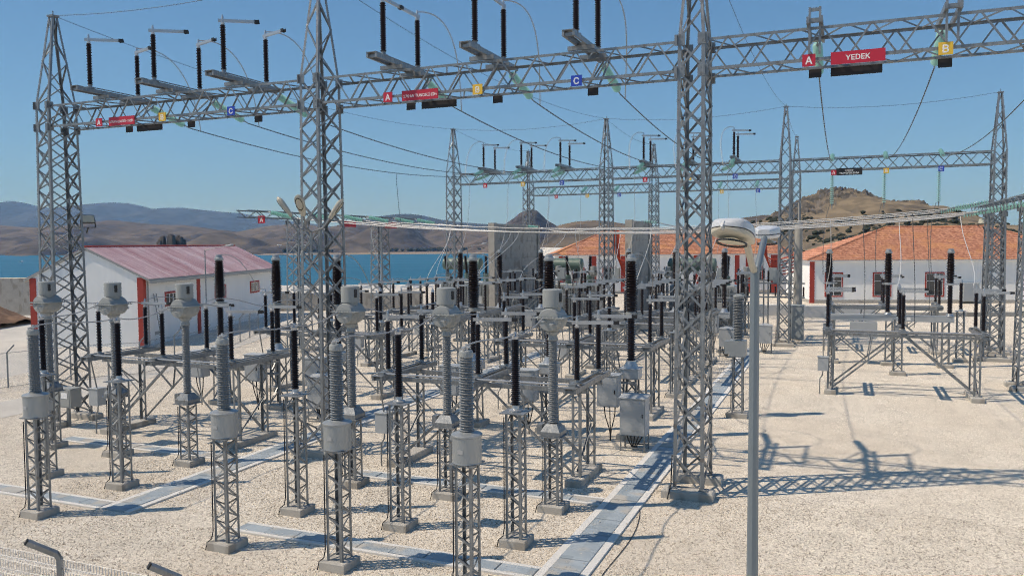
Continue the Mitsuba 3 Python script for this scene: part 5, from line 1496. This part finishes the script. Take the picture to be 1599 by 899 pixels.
# ------------------------------------------------------------------ fences
def chain_fence(pts, label, h=2.0, step=3.0, mesh=True):
    P = Proto()
    nodes = []
    for (a, b) in zip(pts, pts[1:]):
        a, b = np.asarray(a, float), np.asarray(b, float)
        n = max(1, round(np.linalg.norm(b - a) / step))
        nodes += [a + (b - a) * i / n for i in range(n)]
    nodes.append(np.asarray(pts[-1], float))
    for i, q in enumerate(nodes):
        P.part('post', MB().tube([(*q, -0.1), (*q, h), (q[0] + 0.42, q[1] + 0.12, h + 0.42)], 0.045, 8), 'galv_far')
        if i + 1 < len(nodes):
            r = nodes[i + 1]
            m = MB()
            for z in (0.06, h - 0.02):
                m.tube([(*q, z), (*r, z)], 0.016, 4)
            P.part('rail', m, 'galv_far')
            if mesh:
                w = MB()
                L = np.linalg.norm(r - q)
                cell = 0.16
                for s in (1, -1):
                    for t in np.arange(-h, L, cell):
                        t0, t1 = max(t, 0), min(t + h, L)
                        if t1 - t0 < 0.05:
                            continue
                        za, zb = (t0 - t, t1 - t) if s > 0 else (h - (t0 - t), h - (t1 - t))
                        w.tube([(*(q + (r - q) * t0 / L), 0.04 + za * 0.97), (*(q + (r - q) * t1 / L), 0.04 + zb * 0.97)], 0.0022, 3, cap=False)
                P.part('wire_mesh', w, 'galv_far', kind='stuff')
    P.place('chain_link_fence', label, 'fence')


chain_fence([(-43.9, 22), (-43.6, 31.0), (-42.6, 34.2), (-40.3, 37.2), (-41.5, 44), (-48.5, 58)], 'chain link fence with bent posts in front of the white building')
for (x, y, z) in ((-43.7, 29.9, 1.35), (-41.3, 36.0, 1.75)):
    pass
# welded mesh fence at the bottom left
P = Proto()
FX, FY, FH_ = [-22.6, -19.6, -16.6, -13.62, -10.6, -7.6], 10.55, 2.05
for i, x in enumerate(FX):
    P.part('post', MB().tube([(x, FY, -0.1), (x, FY, FH_ - 0.02), (x - 0.03, FY - 0.04, FH_ + 0.10), (x - 0.30, FY - 0.42, FH_ + 0.42)], 0.066, 4), 'galv')
    P.part('post_cap', MB().bar((x - 0.30, FY - 0.42, FH_ + 0.42), (x - 0.315, FY - 0.44, FH_ + 0.436), 0.10), 'black_paint')
    if i + 1 < len(FX):
        m = MB()
        x1 = FX[i + 1]
        prof = [(0.0, 0.02), (0.0, 0.45), (0.035, 0.50), (0.0, 0.55), (0.0, 1.0), (0.035, 1.05), (0.0, 1.10), (0.0, 1.55), (0.035, 1.60), (0.0, 1.65), (0.0, 1.82), (0.035, 1.86), (0.0, 1.90), (0.0, FH_)]
        for xx in np.arange(x + 0.05, x1 - 0.03, 0.075):
            m.tube([(xx, FY + q[0], q[1]) for q in prof], 0.0075, 4, cap=False)
        for q in prof[1:-1]:
            m.tube([(x, FY + q[0] - 0.006, q[1]), (x1, FY + q[0] - 0.006, q[1])], 0.0045, 3, cap=False)
        m.tube([(x, FY, FH_), (x1, FY, FH_)], 0.005, 4)
        P.part('mesh_panel', m, 'bus_alu', kind='stuff')
P.place('mesh_fence', 'welded wire mesh fence with bent grey posts in the bottom left corner', 'fence')

# ------------------------------------------------------------------ dark tube laid on the gravel to stand for a wire shadow
for i, (pts, lb) in enumerate((([(-6.0, 24.6, .02), (-5.5, 23.6, .02), (-5.3, 22.6, .02), (-5.0, 21.2, .02), (-5.1, 20.0, .02), (-5.3, 18.8, .02), (-5.2, 17.6, .02)], 'dark line put on the gravel as a wire shadow right of the slab trench'),)):
    wire(bez(pts, 24), 0.011, lb, 'cable_black', 'wire_shadow_strip', 'wire shadows', 6, 'cable')

# ------------------------------------------------------------------ the air
scene['haze'] = {'type': 'cube', 'to_world': T().translate([-2000, 7000, 320]).scale([22000, 17000, 1400]).translate([0, 0, 0]), 'bsdf': {'type': 'null'}, 'interior': {'type': 'ref', 'id': 'haze_air'}}
scene['haze']['to_world'] = T().translate([-2000.0, 6000.0, 670.0]).scale([26000.0, 21000.0, 730.0])
labels['haze'] = {'label': 'thin summer haze over the lake and hills', 'category': 'haze', 'kind': 'stuff'}
